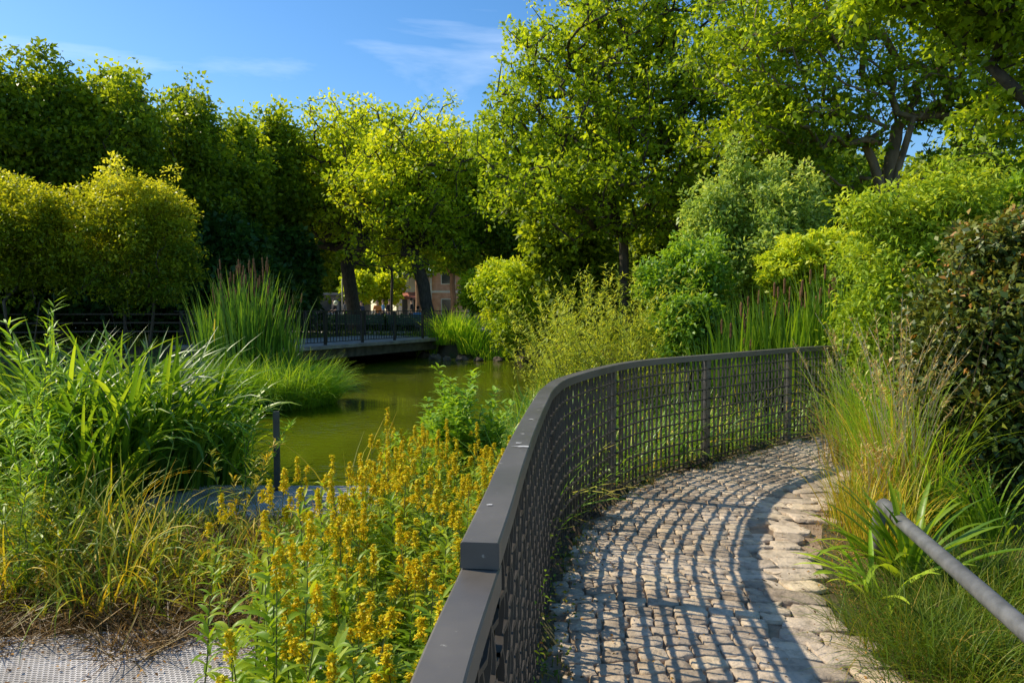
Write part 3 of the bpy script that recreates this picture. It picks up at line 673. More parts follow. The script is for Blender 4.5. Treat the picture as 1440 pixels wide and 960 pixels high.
PP = [(392, 46, 'stand', 'navy', 'black', 'person in navy top left of the bridge under the dark trees'), (437, 43, 'stand', 'red', 'denim', 'person in a red top at the left end of the bridge railing'),
      (470, 47, 'walk', 'black', 'denim', 'person in black walking left of the two globe lamp'), (486, 44, 'stand', 'grey', 'black', 'person in grey standing just right of the lamp'),
      (502, 45, 'stand', 'black', 'black', 'person all in black left of the dark leaning trunk'), (508, 46, 'walk', 'navy', 'denim', 'person in navy walking close beside the person in black'),
      (531, 45, 'stand', 'orange', 'denim', 'person in an orange top right of the second trunk'), (539, 47, 'stand', 'blue', 'black', 'person in a light blue shirt behind the bridge'),
      (548, 46, 'stand', 'black', 'navy', 'person in black by the thin trunk'), (579, 43, 'stand', 'black', 'denim', 'person in black beside the reddish trunk')]
for px, D, pose, a, b, lab in PP:
    x = (px-720)/1000*D; person((x, D, .352), random.uniform(-2, 2), pose, a, b, lab, random.uniform(.96, 1.05))
def bench(loc, rz, label, group=None):
    root = thing('park_bench', label, 'bench', loc, rz, group)
    mb = MB()
    for k in range(4): mb.box((0, -.18+k*.12, .45), (2.0, .10, .03))
    mb.build('seat', M['benchgreen'], root)
    mb = MB()
    for k in range(4): mb.box((0, .27+k*.02, .56+k*.11), (2.0, .025, .085))
    mb.build('backrest', M['benchgreen'], root)
    for x in (-.85, .85):
        mb = MB(); mb.box((x, -.15, .215), (.05, .05, .43)); mb.box((x, .24, .45), (.05, .05, .9)); mb.box((x, .04, .41), (.048, .42, .04)); mb.build('leg', M['darksteel'], root)
for px, D, rz, lab in [(470, 36.5, .15, 'green slatted park bench left of the lamp behind the bridge'), (512, 36, .05, 'green slatted park bench behind the middle of the bridge'), (575, 35.5, -.1, 'green slatted park bench with a seated person in light blue'), (610, 36, -.05, 'green slatted park bench by the foot of the leaning trunk')]:
    bench(((px-720)/1000*D, D, .352), rz+PI, lab)
person(((588-720)/1000*35.5, 35.5, .352), .1+PI, 'sit', 'blue', 'grey', 'person in light blue shirt seated on a bench with their back to the pond')
def lamp(loc, label):
    root = thing('street_lamp', label, 'lamp', loc)
    mb = MB(); mb.tube([(0, 0, 0), (0, 0, .5), (0, 0, .52), (0, 0, 3.1)], [.09, .08, .05, .04], 10); mb.build('pole', M['darksteel'], root, smooth=True)
    for x in (-.42, .42):
        mb = MB(); mb.tube([(0, 0, 1.9), (x*.6, 0, 1.95), (x, 0, 1.85), (x, 0, 1.75)], .02, 6); mb.build('arm', M['darksteel'], root)
        mb = MB(); mb.sphere((x, 0, 1.6), .15, 12, 8); mb.build('lamp_globe', M['globe'], root, smooth=True)
lamp(((482-720)/1000*44, 44, .352), 'dark lamp post with two pale globes behind the bridge')

# ------------------------------------------------------------------ building behind the plaza
def building():
    D = 56; x0 = (556-720)/1000*D; x1 = (700-720)/1000*D
    root = thing('cafe_building', 'pink brick cafe building with white framed windows behind the plaza trees', 'building', (0, 0, 0))
    def bx(name, xa, xb, ya, yb, za, zb, mat, par=root): mb = MB(); mb.box(((xa+xb)/2, (ya+yb)/2, (za+zb)/2), (xb-xa, yb-ya, zb-za)); return mb.build(name, M[mat], par)
    bx('wall', x0+2.9, x1+6, D, D+8, .3, 5.6, 'brick'); bx('roof', x0+2.5, x1+6.4, D-.5, D+8.4, 5.6, 5.95, 'roof')
    bx('veranda_wall', x0, x0+2.9, D+1.2, D+6, .3, 4.2, 'white'); bx('veranda_roof', x0-.4, x0+3.2, D-.6, D+6.2, 4.2, 4.4, 'roof')
    for k in range(4): bx('column', x0+.1+k*.88, x0+.26+k*.88, D-.1, D+.06, .3, 4.2, 'white')
    for k in range(3):
        f = bx('window', x0+.3+k*.9, x0+.95+k*.9, D+1.14, D+1.2, .9, 2.9, 'white'); bx('pane', x0+.36+k*.9, x0+.89+k*.9, D+1.12, D+1.138, .97, 2.83, 'glass', f)
    for k in range(5):
        xa = x0+3.6+k*2.1; f = bx('window', xa, xa+1.15, D-.06, D, 1.0, 2.4, 'white'); bx('pane', xa+.08, xa+1.07, D-.085, D-.062, 1.08, 2.32, 'glass', f)
        f = bx('window', xa, xa+1.15, D-.06, D, 3.5, 4.8, 'white'); bx('pane', xa+.08, xa+1.07, D-.085, D-.062, 3.58, 4.72, 'glass', f)
    bx('string_course', x0+2.9, x1+6, D-.09, D-.002, 2.85, 3.02, 'white')
    mb = MB(); mb.add([(x0-.2, D-.2, 2.9), (x0+2.6, D-.2, 2.9), (x0+2.6, D-1.9, 2.35), (x0-.2, D-1.9, 2.35), (x0-.2, D-.2, 2.86), (x0+2.6, D-.2, 2.86), (x0+2.6, D-1.9, 2.31), (x0-.2, D-1.9, 2.31)], [(0, 3, 2, 1), (4, 5, 6, 7), (3, 7, 6, 2), (0, 4, 7, 3), (1, 2, 6, 5)]); mb.build('awning', M['awning'], root)
building()
def kiosk():
    D = 52; x0 = (395-720)/1000*D; root = thing('market_kiosk', 'low pale roofed kiosk behind the people under the dark trees', 'kiosk', (x0, D, .35))
    mb = MB(); mb.box((3, 1.5, 1.1), (6, 3, 2.2)); mb.build('wall', M['grey'], root)
    mb = MB(); mb.box((3, 1.2, 2.32), (6.8, 4.2, .16)); mb.build('roof', M['roof'], root)
    for k in range(3): mb = MB(); mb.box((1+k*2, -.02, 1.45), (1.4, .04, .9)); mb.build('window', M['glass'], root)
kiosk()
# antenna mast far behind the left trees
def mast():
    D = 95; p = at(292, 122, D); root = thing('antenna_mast', 'thin antenna mast poking above the left tree line', 'mast', (p[0], D, .3)); H = p[2]-.3
    mb = MB(); mb.tube([(0, 0, 0), (0, 0, H*.9), (0, 0, H)], [.35, .09, .04], 6); mb.build('mast_pole', M['grey'], root)
    for k in range(3): mb = MB(); mb.box((0, 0, H-1.2-k*1.3), (1.0-.2*k, .06, .06)); mb.build('antenna', M['grey'], root)
mast()

# ------------------------------------------------------------------ trees
def tree_at(name, label, cat, px, D, top, halfw, low, ncl, npl, leaf, mat, seed, trunkpx=None, lean=0, group=None, bark='bark', forkpy=None, extra=None, **k):
    """round-crowned tree whose foot stands at (px, D)"""
    x = (px-720)/1000*D; z0 = gz1(x, D); k.setdefault('R', (.45, .8))
    zt = at(px, top, D)[2]-z0; zl = at(px, low, D)[2]-z0; hw = halfw/1000*D; cz = (zt+zl)/2; rz_ = (zt-zl)/2
    fk = (zl+.15*(zt-zl)) if forkpy is None else at(px, forkpy, D)[2]-z0; fk = max(1.2, fk)
    trunk = [(lean*(t**1.2), .1*math.sin(3*t+seed), t*fk) for t in np.linspace(0, 1, 6)]
    rng = np.random.default_rng(seed)
    lobes = [(lean, 0, cz, hw*.72, hw*.72, rz_*.8)]
    for q in range(7):
        a = 2*PI*q/7+rng.uniform(-.3, .3); rr = hw*rng.uniform(.42, .6); f = rng.uniform(.32, .5)
        lobes.append((lean+rr*math.cos(a), rr*math.sin(a), cz+rz_*rng.uniform(-.5, .5), hw*f, hw*f, rz_*rng.uniform(.35, .5)))
    lobes += [(lean+hw*.25*rng.uniform(-1, 1), 0, cz+rz_*.6, hw*.4, hw*.4, rz_*.42), (lean+hw*.2, hw*.1, cz+rz_*.5, hw*.45, hw*.45, rz_*.4)]
    return make_tree(name, label, cat, (x, D, z0), trunk, lobes, ncl, npl, leaf, mat, seed=seed, group=group, bark=bark, **k)
# row of dark trees at the left
LEFT = [(-70, 24, 40, 110), (62, 26, 62, 88), (168, 27, 80, 85), (262, 30, 112, 78), (338, 33, 168, 60), (385, 36, 158, 55), (428, 40, 190, 50)]
LLAB = ['dark green tree cut by the left edge of the photo', 'tall dark tree behind the left golden bush', 'tall dark tree above the round golden bush', 'dark tree just left of the antenna mast', 'lower dark tree in the dip right of the mast', 'pointed dark tree left of the sunlit plane trees', 'narrow dark tree touching the sunlit plane trees']
for k, (px, D, top, hw) in enumerate(LEFT):
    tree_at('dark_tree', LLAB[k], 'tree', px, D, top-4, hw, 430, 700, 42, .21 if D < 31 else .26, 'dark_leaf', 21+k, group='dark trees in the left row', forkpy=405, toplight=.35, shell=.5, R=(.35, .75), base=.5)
# dark understory between
for k, (px, D, top, hw, lab) in enumerate([(330, 29, 305, 62, 'low dark evergreen mass behind the cattails'), (400, 33, 320, 55, 'low dark evergreen left of the bridge'), (225, 27, 330, 65, 'low dark evergreen behind the round golden bush'), (90, 24, 300, 80, 'low dark evergreen in the gap between golden bushes'), (-20, 22, 320, 75, 'low dark evergreen at the far left edge')]):
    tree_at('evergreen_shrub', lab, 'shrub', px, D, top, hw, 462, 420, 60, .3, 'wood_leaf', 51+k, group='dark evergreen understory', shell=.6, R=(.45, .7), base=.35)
# centre plane trees
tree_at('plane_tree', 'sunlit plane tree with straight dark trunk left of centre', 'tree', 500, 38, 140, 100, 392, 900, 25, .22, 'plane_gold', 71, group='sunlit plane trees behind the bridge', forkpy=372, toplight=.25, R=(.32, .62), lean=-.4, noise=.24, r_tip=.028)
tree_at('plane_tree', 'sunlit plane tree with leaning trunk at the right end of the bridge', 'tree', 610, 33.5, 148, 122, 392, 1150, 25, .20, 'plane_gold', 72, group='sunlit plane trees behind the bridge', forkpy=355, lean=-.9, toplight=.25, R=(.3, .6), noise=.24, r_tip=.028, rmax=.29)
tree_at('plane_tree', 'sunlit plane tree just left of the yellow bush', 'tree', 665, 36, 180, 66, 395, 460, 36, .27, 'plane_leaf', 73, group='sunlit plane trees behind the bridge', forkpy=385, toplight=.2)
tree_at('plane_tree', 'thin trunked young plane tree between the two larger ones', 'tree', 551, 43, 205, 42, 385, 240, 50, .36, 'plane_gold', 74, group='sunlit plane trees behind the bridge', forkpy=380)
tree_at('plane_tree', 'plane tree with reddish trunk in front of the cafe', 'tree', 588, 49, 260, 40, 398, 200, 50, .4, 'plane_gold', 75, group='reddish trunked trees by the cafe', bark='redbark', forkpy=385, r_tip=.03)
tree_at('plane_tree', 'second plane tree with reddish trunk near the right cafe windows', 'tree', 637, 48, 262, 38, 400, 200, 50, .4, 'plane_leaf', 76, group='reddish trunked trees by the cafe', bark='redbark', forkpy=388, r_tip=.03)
# far trees closing the horizon (shared meshes)
bgt = tree_at('park_tree', 'far park tree closing the horizon', 'tree', 500, 66, 300, 70, 420, 260, 60, .6, 'plane_leaf', 81, group='distant park trees', forkpy=425, R=(.8, 1.5))
bgd = tree_at('park_tree', 'far dark park tree closing the horizon', 'tree', 440, 68, 250, 70, 440, 300, 60, .6, 'dark_leaf', 82, group='distant park trees', forkpy=440, R=(.8, 1.5))
bgt['label'] = 'distant sunlit park tree seen between the dark trunks behind the people'
bgd['label'] = 'distant dark park tree beyond the cattails and bridge'
for k, px in enumerate([-260, -120, 0, 110, 230, 340, 700, 790, 880, 980, 1080, 1190, 1300, 1420, 1560, 1700]):
    D = 50+8*(k % 3); x = (px-720)/1000*D; src = bgd if (k*7) % 3 else bgt
    copy_tree(src, (x, D, .3), k*1.7, .8+.13*((k*5) % 4), label=['distant park tree behind the left row of dark trees', 'distant park tree behind the large plane trees on the right'][px > 500], group=['distant trees behind the left row', 'distant trees behind the right planes'][px > 500])
for k, px in enumerate([455, 535]):
    D = 74; copy_tree(bgt, ((px-720)/1000*D, D, .3), k*2.1+1, 1.0, label='distant sunlit park tree behind the plaza crowd', group='distant trees behind the plaza')
# large plane trees on the right
def big(name, label, loc, starts, lobes, ncl, npl, leaf, mat, seed, **k):
    return make_tree(name, label, 'tree', loc, None, lobes, ncl, npl, leaf, mat, seed=seed, starts=starts, **k)
# D: left big crown, foot at px 880 D 17
def PXZ(px, py, D, o): p = at(px, py, D); return (p[0]-o[0], p[1]-o[1], p[2]-o[2])
o = (at(884, 440, 22)[0], 22, gz1(at(884, 440, 22)[0], 22))
st = [[(0, 0, 0), (-.05, 0, .8), (-.1, 0, 1.7), PXZ(876, 340, 22, o), PXZ(866, 310, 22, o)]]
LB = [PXZ(705, 150, 21.5, o)+(.9, 1.5, .55), PXZ(722, 215, 21.5, o)+(1.2, 1.5, .6), PXZ(745, 45, 22, o)+(.8, 1.3, .7), PXZ(702, 285, 21.5, o)+(.8, 1.3, .6), PXZ(830, 315, 21, o)+(1.6, 1.8, .5), PXZ(920, 320, 21, o)+(1.5, 1.8, .6), PXZ(1000, 130, 22, o)+(1.9, 2.2, 1.6), PXZ(730, 175, 22, o)+(1.30, 2.34, 1.30), PXZ(750, 100, 22, o)+(1.30, 2.34, 1.30), PXZ(795, 75, 22, o)+(1.30, 2.34, 1.04), PXZ(720, 250, 21.5, o)+(1.17, 1.95, 1.04), PXZ(790, 270, 20, o)+(1.69, 2.08, 0.91), PXZ(840, 40, 22, o)+(1.69, 2.60, 1.95), PXZ(850, 170, 21, o)+(2.34, 2.60, 2.08),
      PXZ(930, 60, 22, o)+(2.47, 2.86, 2.47), PXZ(945, 200, 22, o)+(2.08, 2.60, 1.82), PXZ(870, 255, 20, o)+(1.95, 2.34, 0.91), PXZ(900, -60, 22, o)+(2.60, 2.60, 1.56), PXZ(960, 290, 21, o)+(1.43, 1.95, 1.04)]
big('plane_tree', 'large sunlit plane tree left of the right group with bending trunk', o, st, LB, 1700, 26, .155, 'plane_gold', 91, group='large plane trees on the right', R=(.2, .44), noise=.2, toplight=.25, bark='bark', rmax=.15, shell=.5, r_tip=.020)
# E: multi stem tree, foot px 1262 D 14
o = (at(1258, 440, 16.88)[0], 16.88, gz1(at(1258, 440, 16.88)[0], 16.88))
st = [[(0, 0, 0), (.02, 0, 1.2), PXZ(1262, 250, 16.88, o), PXZ(1272, 207, 16.88, o), PXZ(1285, 165, 16.62, o)], [(-.3, .1, 0), PXZ(1243, 300, 17.00, o), PXZ(1226, 230, 17.00, o), PXZ(1215, 200, 17.00, o)],
      [(.1, -.1, .9), PXZ(1290, 255, 16.50, o), PXZ(1330, 226, 16.00, o), PXZ(1385, 215, 15.62, o)], [(-.12, .2, .9), PXZ(1248, 240, 17.50, o), PXZ(1262, 180, 17.75, o), PXZ(1245, 130, 18.00, o)]]
LB = [PXZ(1330, 150, 17.4, o)+(1.6, 2, .7), PXZ(1420, 190, 17.4, o)+(1.5, 2, .5), PXZ(1080, 200, 17.2, o)+(1.5, 2, .9), PXZ(1180, 190, 17.5, o)+(1.4, 2, .9), PXZ(1160, 270, 18, o)+(1.4, 1.6, .6), PXZ(1040, 60, 16.88, o)+(1.50, 2.50, 1.62), PXZ(1100, 140, 16.88, o)+(1.50, 2.50, 1.12), PXZ(1150, 30, 16.88, o)+(1.75, 2.50, 1.38), PXZ(1250, -10, 16.88, o)+(1.88, 2.50, 1.12), PXZ(1230, 110, 16.88, o)+(1.62, 2.00, 0.62), PXZ(1340, 60, 16.88, o)+(1.88, 2.50, 1.12),
      PXZ(1020, 190, 17.50, o)+(1.38, 1.88, 0.88), PXZ(1110, 240, 17.50, o)+(1.12, 1.88, 0.62), PXZ(1400, 130, 16.88, o)+(1.50, 2.50, 0.75), PXZ(1460, 10, 16.88, o)+(1.88, 2.50, 1.62), PXZ(1150, -90, 16.88, o)+(2.50, 2.50, 1.00), PXZ(1350, -90, 16.88, o)+(2.50, 2.50, 1.00), PXZ(1400, 235, 17.50, o)+(1.12, 1.50, 0.44)]
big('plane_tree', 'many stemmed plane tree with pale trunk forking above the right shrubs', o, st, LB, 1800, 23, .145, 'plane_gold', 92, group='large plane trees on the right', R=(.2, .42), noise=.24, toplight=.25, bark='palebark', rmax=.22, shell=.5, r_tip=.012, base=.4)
# F: near tree leaning in at the right edge
o = (at(1560, 440, 9.5)[0], 9.5, gz1(at(1560, 440, 9.5)[0], 9.5))
st = [[(0, 0, 0), (-.15, 0, 1.6), PXZ(1505, 210, 9.5, o), PXZ(1440, 140, 9.5, o), PXZ(1400, 100, 9.5, o)], [PXZ(1505, 210, 9.5, o), PXZ(1440, 165, 9.7, o), PXZ(1390, 145, 9.9, o)]]
LB = [PXZ(1400, 30, 9.5, o)+(.7, 1, .55), PXZ(1330, -30, 9.5, o)+(.8, 1, .5), PXZ(1240, -20, 9.5, o)+(.6, 1, .4), PXZ(1450, -70, 9.5, o)+(1.2, 1.3, .8), PXZ(1530, 60, 9.5, o)+(.9, 1, .9), PXZ(1400, 160, 9.8, o)+(.5, .6, .25)]
big('plane_tree', 'dark plane tree leaning in over the top right corner', o, st, LB, 520, 34, .12, 'plane_gold', 93, group='large plane trees on the right', R=(.16, .34), noise=.22, bark='bark', rmax=.12, base=.42, shell=.5, r_tip=.008)
# fill trees behind
for k, (px, D, top, hw, mat, lab) in enumerate([(735, 36, 235, 50, 'dark_leaf', 'dark tree behind the yellow bush right of centre'), (800, 24, 262, 70, 'dark_leaf', 'low dark tree under the large plane crown'), (960, 25, 215, 80, 'dark_leaf', 'dark tree behind the sage green shrub'), (1090, 22, 130, 85, 'dark_leaf', 'dark tree in the gap between the two large planes'),
        (1210, 24, 240, 80, 'wood_leaf', 'dark low tree behind the many stemmed plane'), (1340, 22, 190, 90, 'dark_leaf', 'low tree right of the pale forked trunk'), (1460, 20, 185, 110, 'plane_leaf', 'bright leafed tree at the right edge behind the shrubs')]):
    tree_at('background_tree', lab, 'tree', px, D, top, hw, 440, 520, 40, .22, mat, 111+k, group='trees behind the right planes', forkpy=400, toplight=.25, R=(.4, .7))
# dark hedge rows closing the view under the crowns
def hedge(label, P, seed, h=1.9, mat='wood_leaf', n=260, group=None):
    P = np.array(P, float); C, s_ = smooth_curve(P, .2); rng = np.random.default_rng(seed); k = rng.integers(0, len(C), n)
    root = thing('hedge', label, 'hedge', (float(C[0][0]), float(C[0][1]), .3), group=group); o = np.array((C[0][0], C[0][1], 0))
    A = np.c_[C[k]-C[0]+rng.normal(0, .4, (n, 2)), rng.uniform(.1, h, n)]
    mb = MB()
    for q in range(0, len(C), 7): p = C[q]-C[0]; mb.tube([(p[0], p[1], -.05), (p[0]+.1, p[1], h*.7)], [.05, .02], 4, cap=False)
    mb.build('stems', M['bark'], root)
    ac = Acc(); ac.add(*clump_leaves(A, rng.uniform(.5, .9, n), 60, .24, seed=seed, base=.4)); ac.build('foliage', M[mat], root)
hedge('dark clipped hedge closing the view under the left golden bushes', [(-26, 24), (-18, 25), (-12, 27), (-9.5, 29)], 701, 2.6, n=420)
hedge('low dark hedge between the bridge and the plaza benches', [(-13, 41), (-10, 40.5), (-7, 40), (-4, 39.6)], 704, .35, n=200)
for k, (px, D, hw, top, lab) in enumerate([(505, 52, 22, 382, 'sunlit bush glowing behind the left dark trunk'), (545, 54, 20, 388, 'sunlit bush glowing behind the thin trunk')]):
    tree_at('sunlit_bush', lab, 'shrub', px, D, top, hw, 428, 160, 40, .3, 'plane_gold', 720+k, group='sunlit bushes behind the plaza', forkpy=430, R=(.4, .7), base=.65)  # raised base paints the sunlight into the bush leaves
hedge('dark hedge far behind the large plane trees on the right', [(2, 34), (10, 32), (20, 28), (30, 24)], 702, 3.2, n=620)
hedge('dark bushy hedge directly behind the right shrubs', [(2.2, 24), (6, 21), (9, 18), (14, 14)], 703, 2.2, mat='dark_leaf', n=420)
# ------------------------------------------------------------------ shrubs
def shrub(name, label, px, D, top, halfw, low, ncl, npl, leaf, mat, seed, group=None, wood='stems', crown='foliage', pts=None, R=(.12, .25), wr=.5, **k):
    x = (px-720)/1000*D; z0 = gz1(x, D); o = (x, D, z0); zt = at(px, top, D)[2]-z0; zl = max(.1, at(px, low, D)[2]-z0); hw = halfw/1000*D
    rng = np.random.default_rng(seed); cz = (zt+zl)/2; rz_ = (zt-zl)/2
    if pts is None:
        lobes = [(0, 0, cz-.1*rz_, hw*.62, hw*.62, rz_*.72)]
        for q in range(7):
            a = rng.uniform(0, 6.28); rr = hw*rng.uniform(.1, .8); lobes.append((rr*math.cos(a), rr*math.sin(a), cz+rz_*rng.uniform(.3, .8)*(1-.4*rr/hw), hw*rng.uniform(.1, .2), hw*.15, rz_*rng.uniform(.3, .5)))
        for q in range(9):
            a = 2*PI*q/9+rng.uniform(-.3, .3); rr = hw*rng.uniform(.45, .65); f = rng.uniform(.28, .42); lobes.append((rr*math.cos(a), rr*math.sin(a), cz+rz_*rng.uniform(-.65, .55), hw*f, hw*f, rz_*rng.uniform(.3, .45)))
        lobes.append((rng.uniform(-.2, .2)*hw, 0, cz+rz_*.65, hw*.35, hw*.35, rz_*.33))
    else: lobes = [PXZ(a, b, D+d, o)+(rx/1000*D, ry, rzz/1000*D) for (a, b, d, rx, ry, rzz) in pts]
    st = []
    for q in range(5):
        a = 2*PI*q/5; st.append([(.12*math.cos(a), .12*math.sin(a), -.05), (.2*hw*math.cos(a)+.1, .2*hw*math.sin(a), .25*zt), (.35*hw*math.cos(a), .35*hw*math.sin(a), .45*zt)])
    k.setdefault('noise', .2); k.setdefault('shell', .5); k.setdefault('bark', 'bark'); k.setdefault('power', 2.5)
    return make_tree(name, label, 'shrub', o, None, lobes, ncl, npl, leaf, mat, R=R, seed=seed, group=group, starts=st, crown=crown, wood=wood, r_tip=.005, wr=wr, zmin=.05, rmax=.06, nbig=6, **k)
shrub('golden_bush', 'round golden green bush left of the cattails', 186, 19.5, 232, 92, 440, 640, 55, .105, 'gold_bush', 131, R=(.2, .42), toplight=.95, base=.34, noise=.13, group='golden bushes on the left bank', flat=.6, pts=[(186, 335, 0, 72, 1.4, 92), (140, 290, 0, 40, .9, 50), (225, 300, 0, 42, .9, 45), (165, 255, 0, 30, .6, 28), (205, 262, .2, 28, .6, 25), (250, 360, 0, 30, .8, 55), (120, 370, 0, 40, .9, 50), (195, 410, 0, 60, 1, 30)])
shrub('golden_bush', 'larger shaded golden green bush at the far left edge', 20, 19, 238, 105, 445, 640, 55, .105, 'gold_bush', 132, R=(.2, .42), toplight=.9, base=.14, noise=.15, group='golden bushes on the left bank', flat=.6)  # low base puts the shade on this bush into its leaf colour
shrub('yellow_bush', 'bright yellow leaved bush at the water right of the bridge', 732, 26.2, 356, 72, 502, 620, 60, .15, 'yellow_bush', 133, R=(.25, .45), toplight=.6, base=.42)
shrub('yellow_bush', 'small yellow bush in front of the reddish roof beside the bridge', 668, 30.5, 380, 24, 440, 120, 50, .17, 'yellow_bush', 134, R=(.2, .35), toplight=.4)
shrub('dark_bush', 'dark green bush hanging over the water beside the yellow bush', 812, 25.5, 395, 40, 508, 300, 55, .15, 'green_bush', 135, R=(.22, .4), base=.25)
shrub('sage_shrub', 'tall silvery green shrub with pointed shoots in front of the planes', 1060, 14, 200, 95, 430, 640, 66, .10, 'sage_bush', 136, R=(.12, .26), flat=1.3, noise=.07, toplight=.3, pts=[(1060, 340, 0, 85, 1.2, 90), (1000, 300, 0, 35, .6, 50), (1030, 250, 0, 16, .3, 55), (1090, 245, 0, 16, .3, 50), (1140, 270, 0, 18, .3, 40), (1120, 320, 0, 40, .7, 50), (985, 350, 0, 35, .6, 50), (1062, 290, 0, 30, .5, 50)])
shrub('green_bush', 'dense mid green bush beside the feathery willow shrub', 965, 12.2, 332, 72, 500, 520, 62, .09, 'green_bush', 137, R=(.14, .28), toplight=.3, base=.5)
shrub('green_bush', 'lower leafy green bush directly behind the middle of the railing', 968, 11, 415, 42, 520, 220, 55, .085, 'green_bush', 138, R=(.12, .24), base=.5)
shrub('yellow_bush', 'yellow leaved bush above the iris clump on the right', 1140, 12, 318, 78, 420, 380, 66, .085, 'yellow_bush', 139, R=(.10, .22), toplight=.5, base=.5, flat=.4, noise=.3, pts=[(1110, 375, 0, 42, .7, 24), (1170, 350, 0, 45, .7, 26), (1085, 390, 0, 22, .5, 16), (1200, 370, .2, 30, .6, 40), (1140, 400, .4, 60, .7, 30), (1130, 345, 0, 25, .5, 16)])
shrub('lime_shrub', 'light green narrow leaved shrub behind the tall straw grass', 1275, 8.6, 235, 92, 560, 560, 60, .085, 'lime_bush', 140, R=(.13, .26), wr=.32, toplight=.2, flat=1, pts=[(1270, 400, 0, 78, .7, 130), (1240, 310, 0, 45, .5, 45), (1300, 290, 0, 45, .5, 45), (1350, 260, 0, 45, .5, 40), (1360, 330, 0, 50, .6, 60), (1230, 470, 0, 45, .6, 80)])
shrub('lime_shrub', 'dark leafy shrub filling the right edge below the leaning tree', 1430, 9, 255, 80, 420, 380, 56, .10, 'green_bush', 141, R=(.16, .3), toplight=.3)
# photinia: close glossy shrub
shrub('glossy_shrub', 'big dark glossy leaved shrub with reddish young tips at the right edge', 1420, 5.4, 300, 135, 700, 2100, 34, .062, 'photinia', 142, R=(.09, .17), wr=.5, toplight=.3, base=.44, cvar=.28, flat=1, shell=.65, pts=[(1330, 440, .1, 40, .4, 60), (1315, 540, .1, 35, .35, 70), (1375, 350, .1, 40, .4, 40), (1400, 560, 0, 110, .75, 130), (1370, 450, 0, 70, .5, 70), (1430, 390, 0, 70, .5, 80), (1470, 330, 0, 60, .4, 40), (1330, 590, 0, 45, .4, 80), (1480, 520, 0, 120, .7, 160), (1320, 500, 0, 30, .3, 50)])
# feathery willow shrub: wands with narrow leaves
def wand_shrub(name, label, loc, n, hgt, spread, leafL, leafW, mat, seed, perm=26, lean=(0, 0), stemmat='stem', cat='shrub', tiltmax=.55, tipl=None):
    rng = np.random.default_rng(seed); root = thing(name, label, cat, loc); mb = MB(); P = []; AZ = []; T = []; vv = []
    for k in range(n):
        az = rng.uniform(0, 2*PI); t0 = rng.uniform(.03, tiltmax); H = hgt*rng.uniform(.55, 1.05)*(1-.25*t0); p = np.array((spread*.25*rng.normal(), spread*.25*rng.normal(), 0.)); pts = [p.copy()]; m = 9; th = t0; 
        for j in range(m):
            th += rng.normal(0, .07)+.03; a2 = az+rng.normal(0, .25)
            p = p+np.array((math.sin(th)*math.cos(a2)+lean[0]*.1, math.sin(th)*math.sin(a2)+lean[1]*.1, math.cos(th)))*H/m; pts.append(p.copy())
        mb.tube(pts, np.linspace(.006, .0015, m+1), 3, cap=False)
        pts = np.array(pts); kv = rng.normal(0, .15)
        q = int(perm*H/hgt*2); tt = rng.uniform(.12, 1, q)*m; i0 = np.minimum(tt.astype(int), m-1); fr = (tt-i0)[:, None]; P.append(pts[i0]*(1-fr)+pts[i0+1]*fr); AZ.append(rng.uniform(0, 2*PI, q)); T.append(rng.uniform(.5, 1.25, q)); vv.append(.4+.25*tt/m+kv+rng.normal(0, .12, q))
    mb.build('stems', M[stemmat], root)
    P = np.concatenate(P); q = len(P); ac = Acc(); V, F, A = blades(P, np.concatenate(AZ), leafL*rng.uniform(.6, 1.25, q), leafW*rng.uniform(.8, 1.2, q), np.concatenate(T), rng.uniform(.1, .9, q), segs=3, prof='lance', twist=rng.uniform(-.5, .5, q), var=np.concatenate(vv)); ac.add(V, F, A); ac.build('foliage', M[mat], root); return root
for k, (px, D, h, n, sp, lab) in enumerate([(890, 11.5, 2.75, 150, 1.0, 'feathery pale green willow shrub behind the railing, right of its pair'), (815, 12.5, 2.8, 120, 1.0, 'feathery pale green willow shrub leaning over the water'), (770, 14, 2.0, 45, .9, 'sparse willow shoots drooping over the pond surface')]):
    x = (px-720)/1000*D; wand_shrub('willow_shrub', lab, (x, D, gz1(x, D)), n, h, sp, .10, .017, 'willow', 151+k, perm=46, tiltmax=.6)['group'] = 'feathery willow shrubs'
# reddish upright shoot at right
def wand(name, label, loc, n, h, leafL, leafW, mat, seed, cat='plant', **k): return wand_shrub(name, label, loc, n, h, .1, leafL, leafW, mat, seed, cat=cat, **k)
o_ = atz(1325, 640, .1); wand('leafy_shoot', 'upright dark stem with reddish leaves rising out of the glossy shrub', (1.0+2.1, 5.0, .1), 4, 2.35, .065, .028, 'photinia', 161, perm=30, tiltmax=.12, stemmat='redstem')

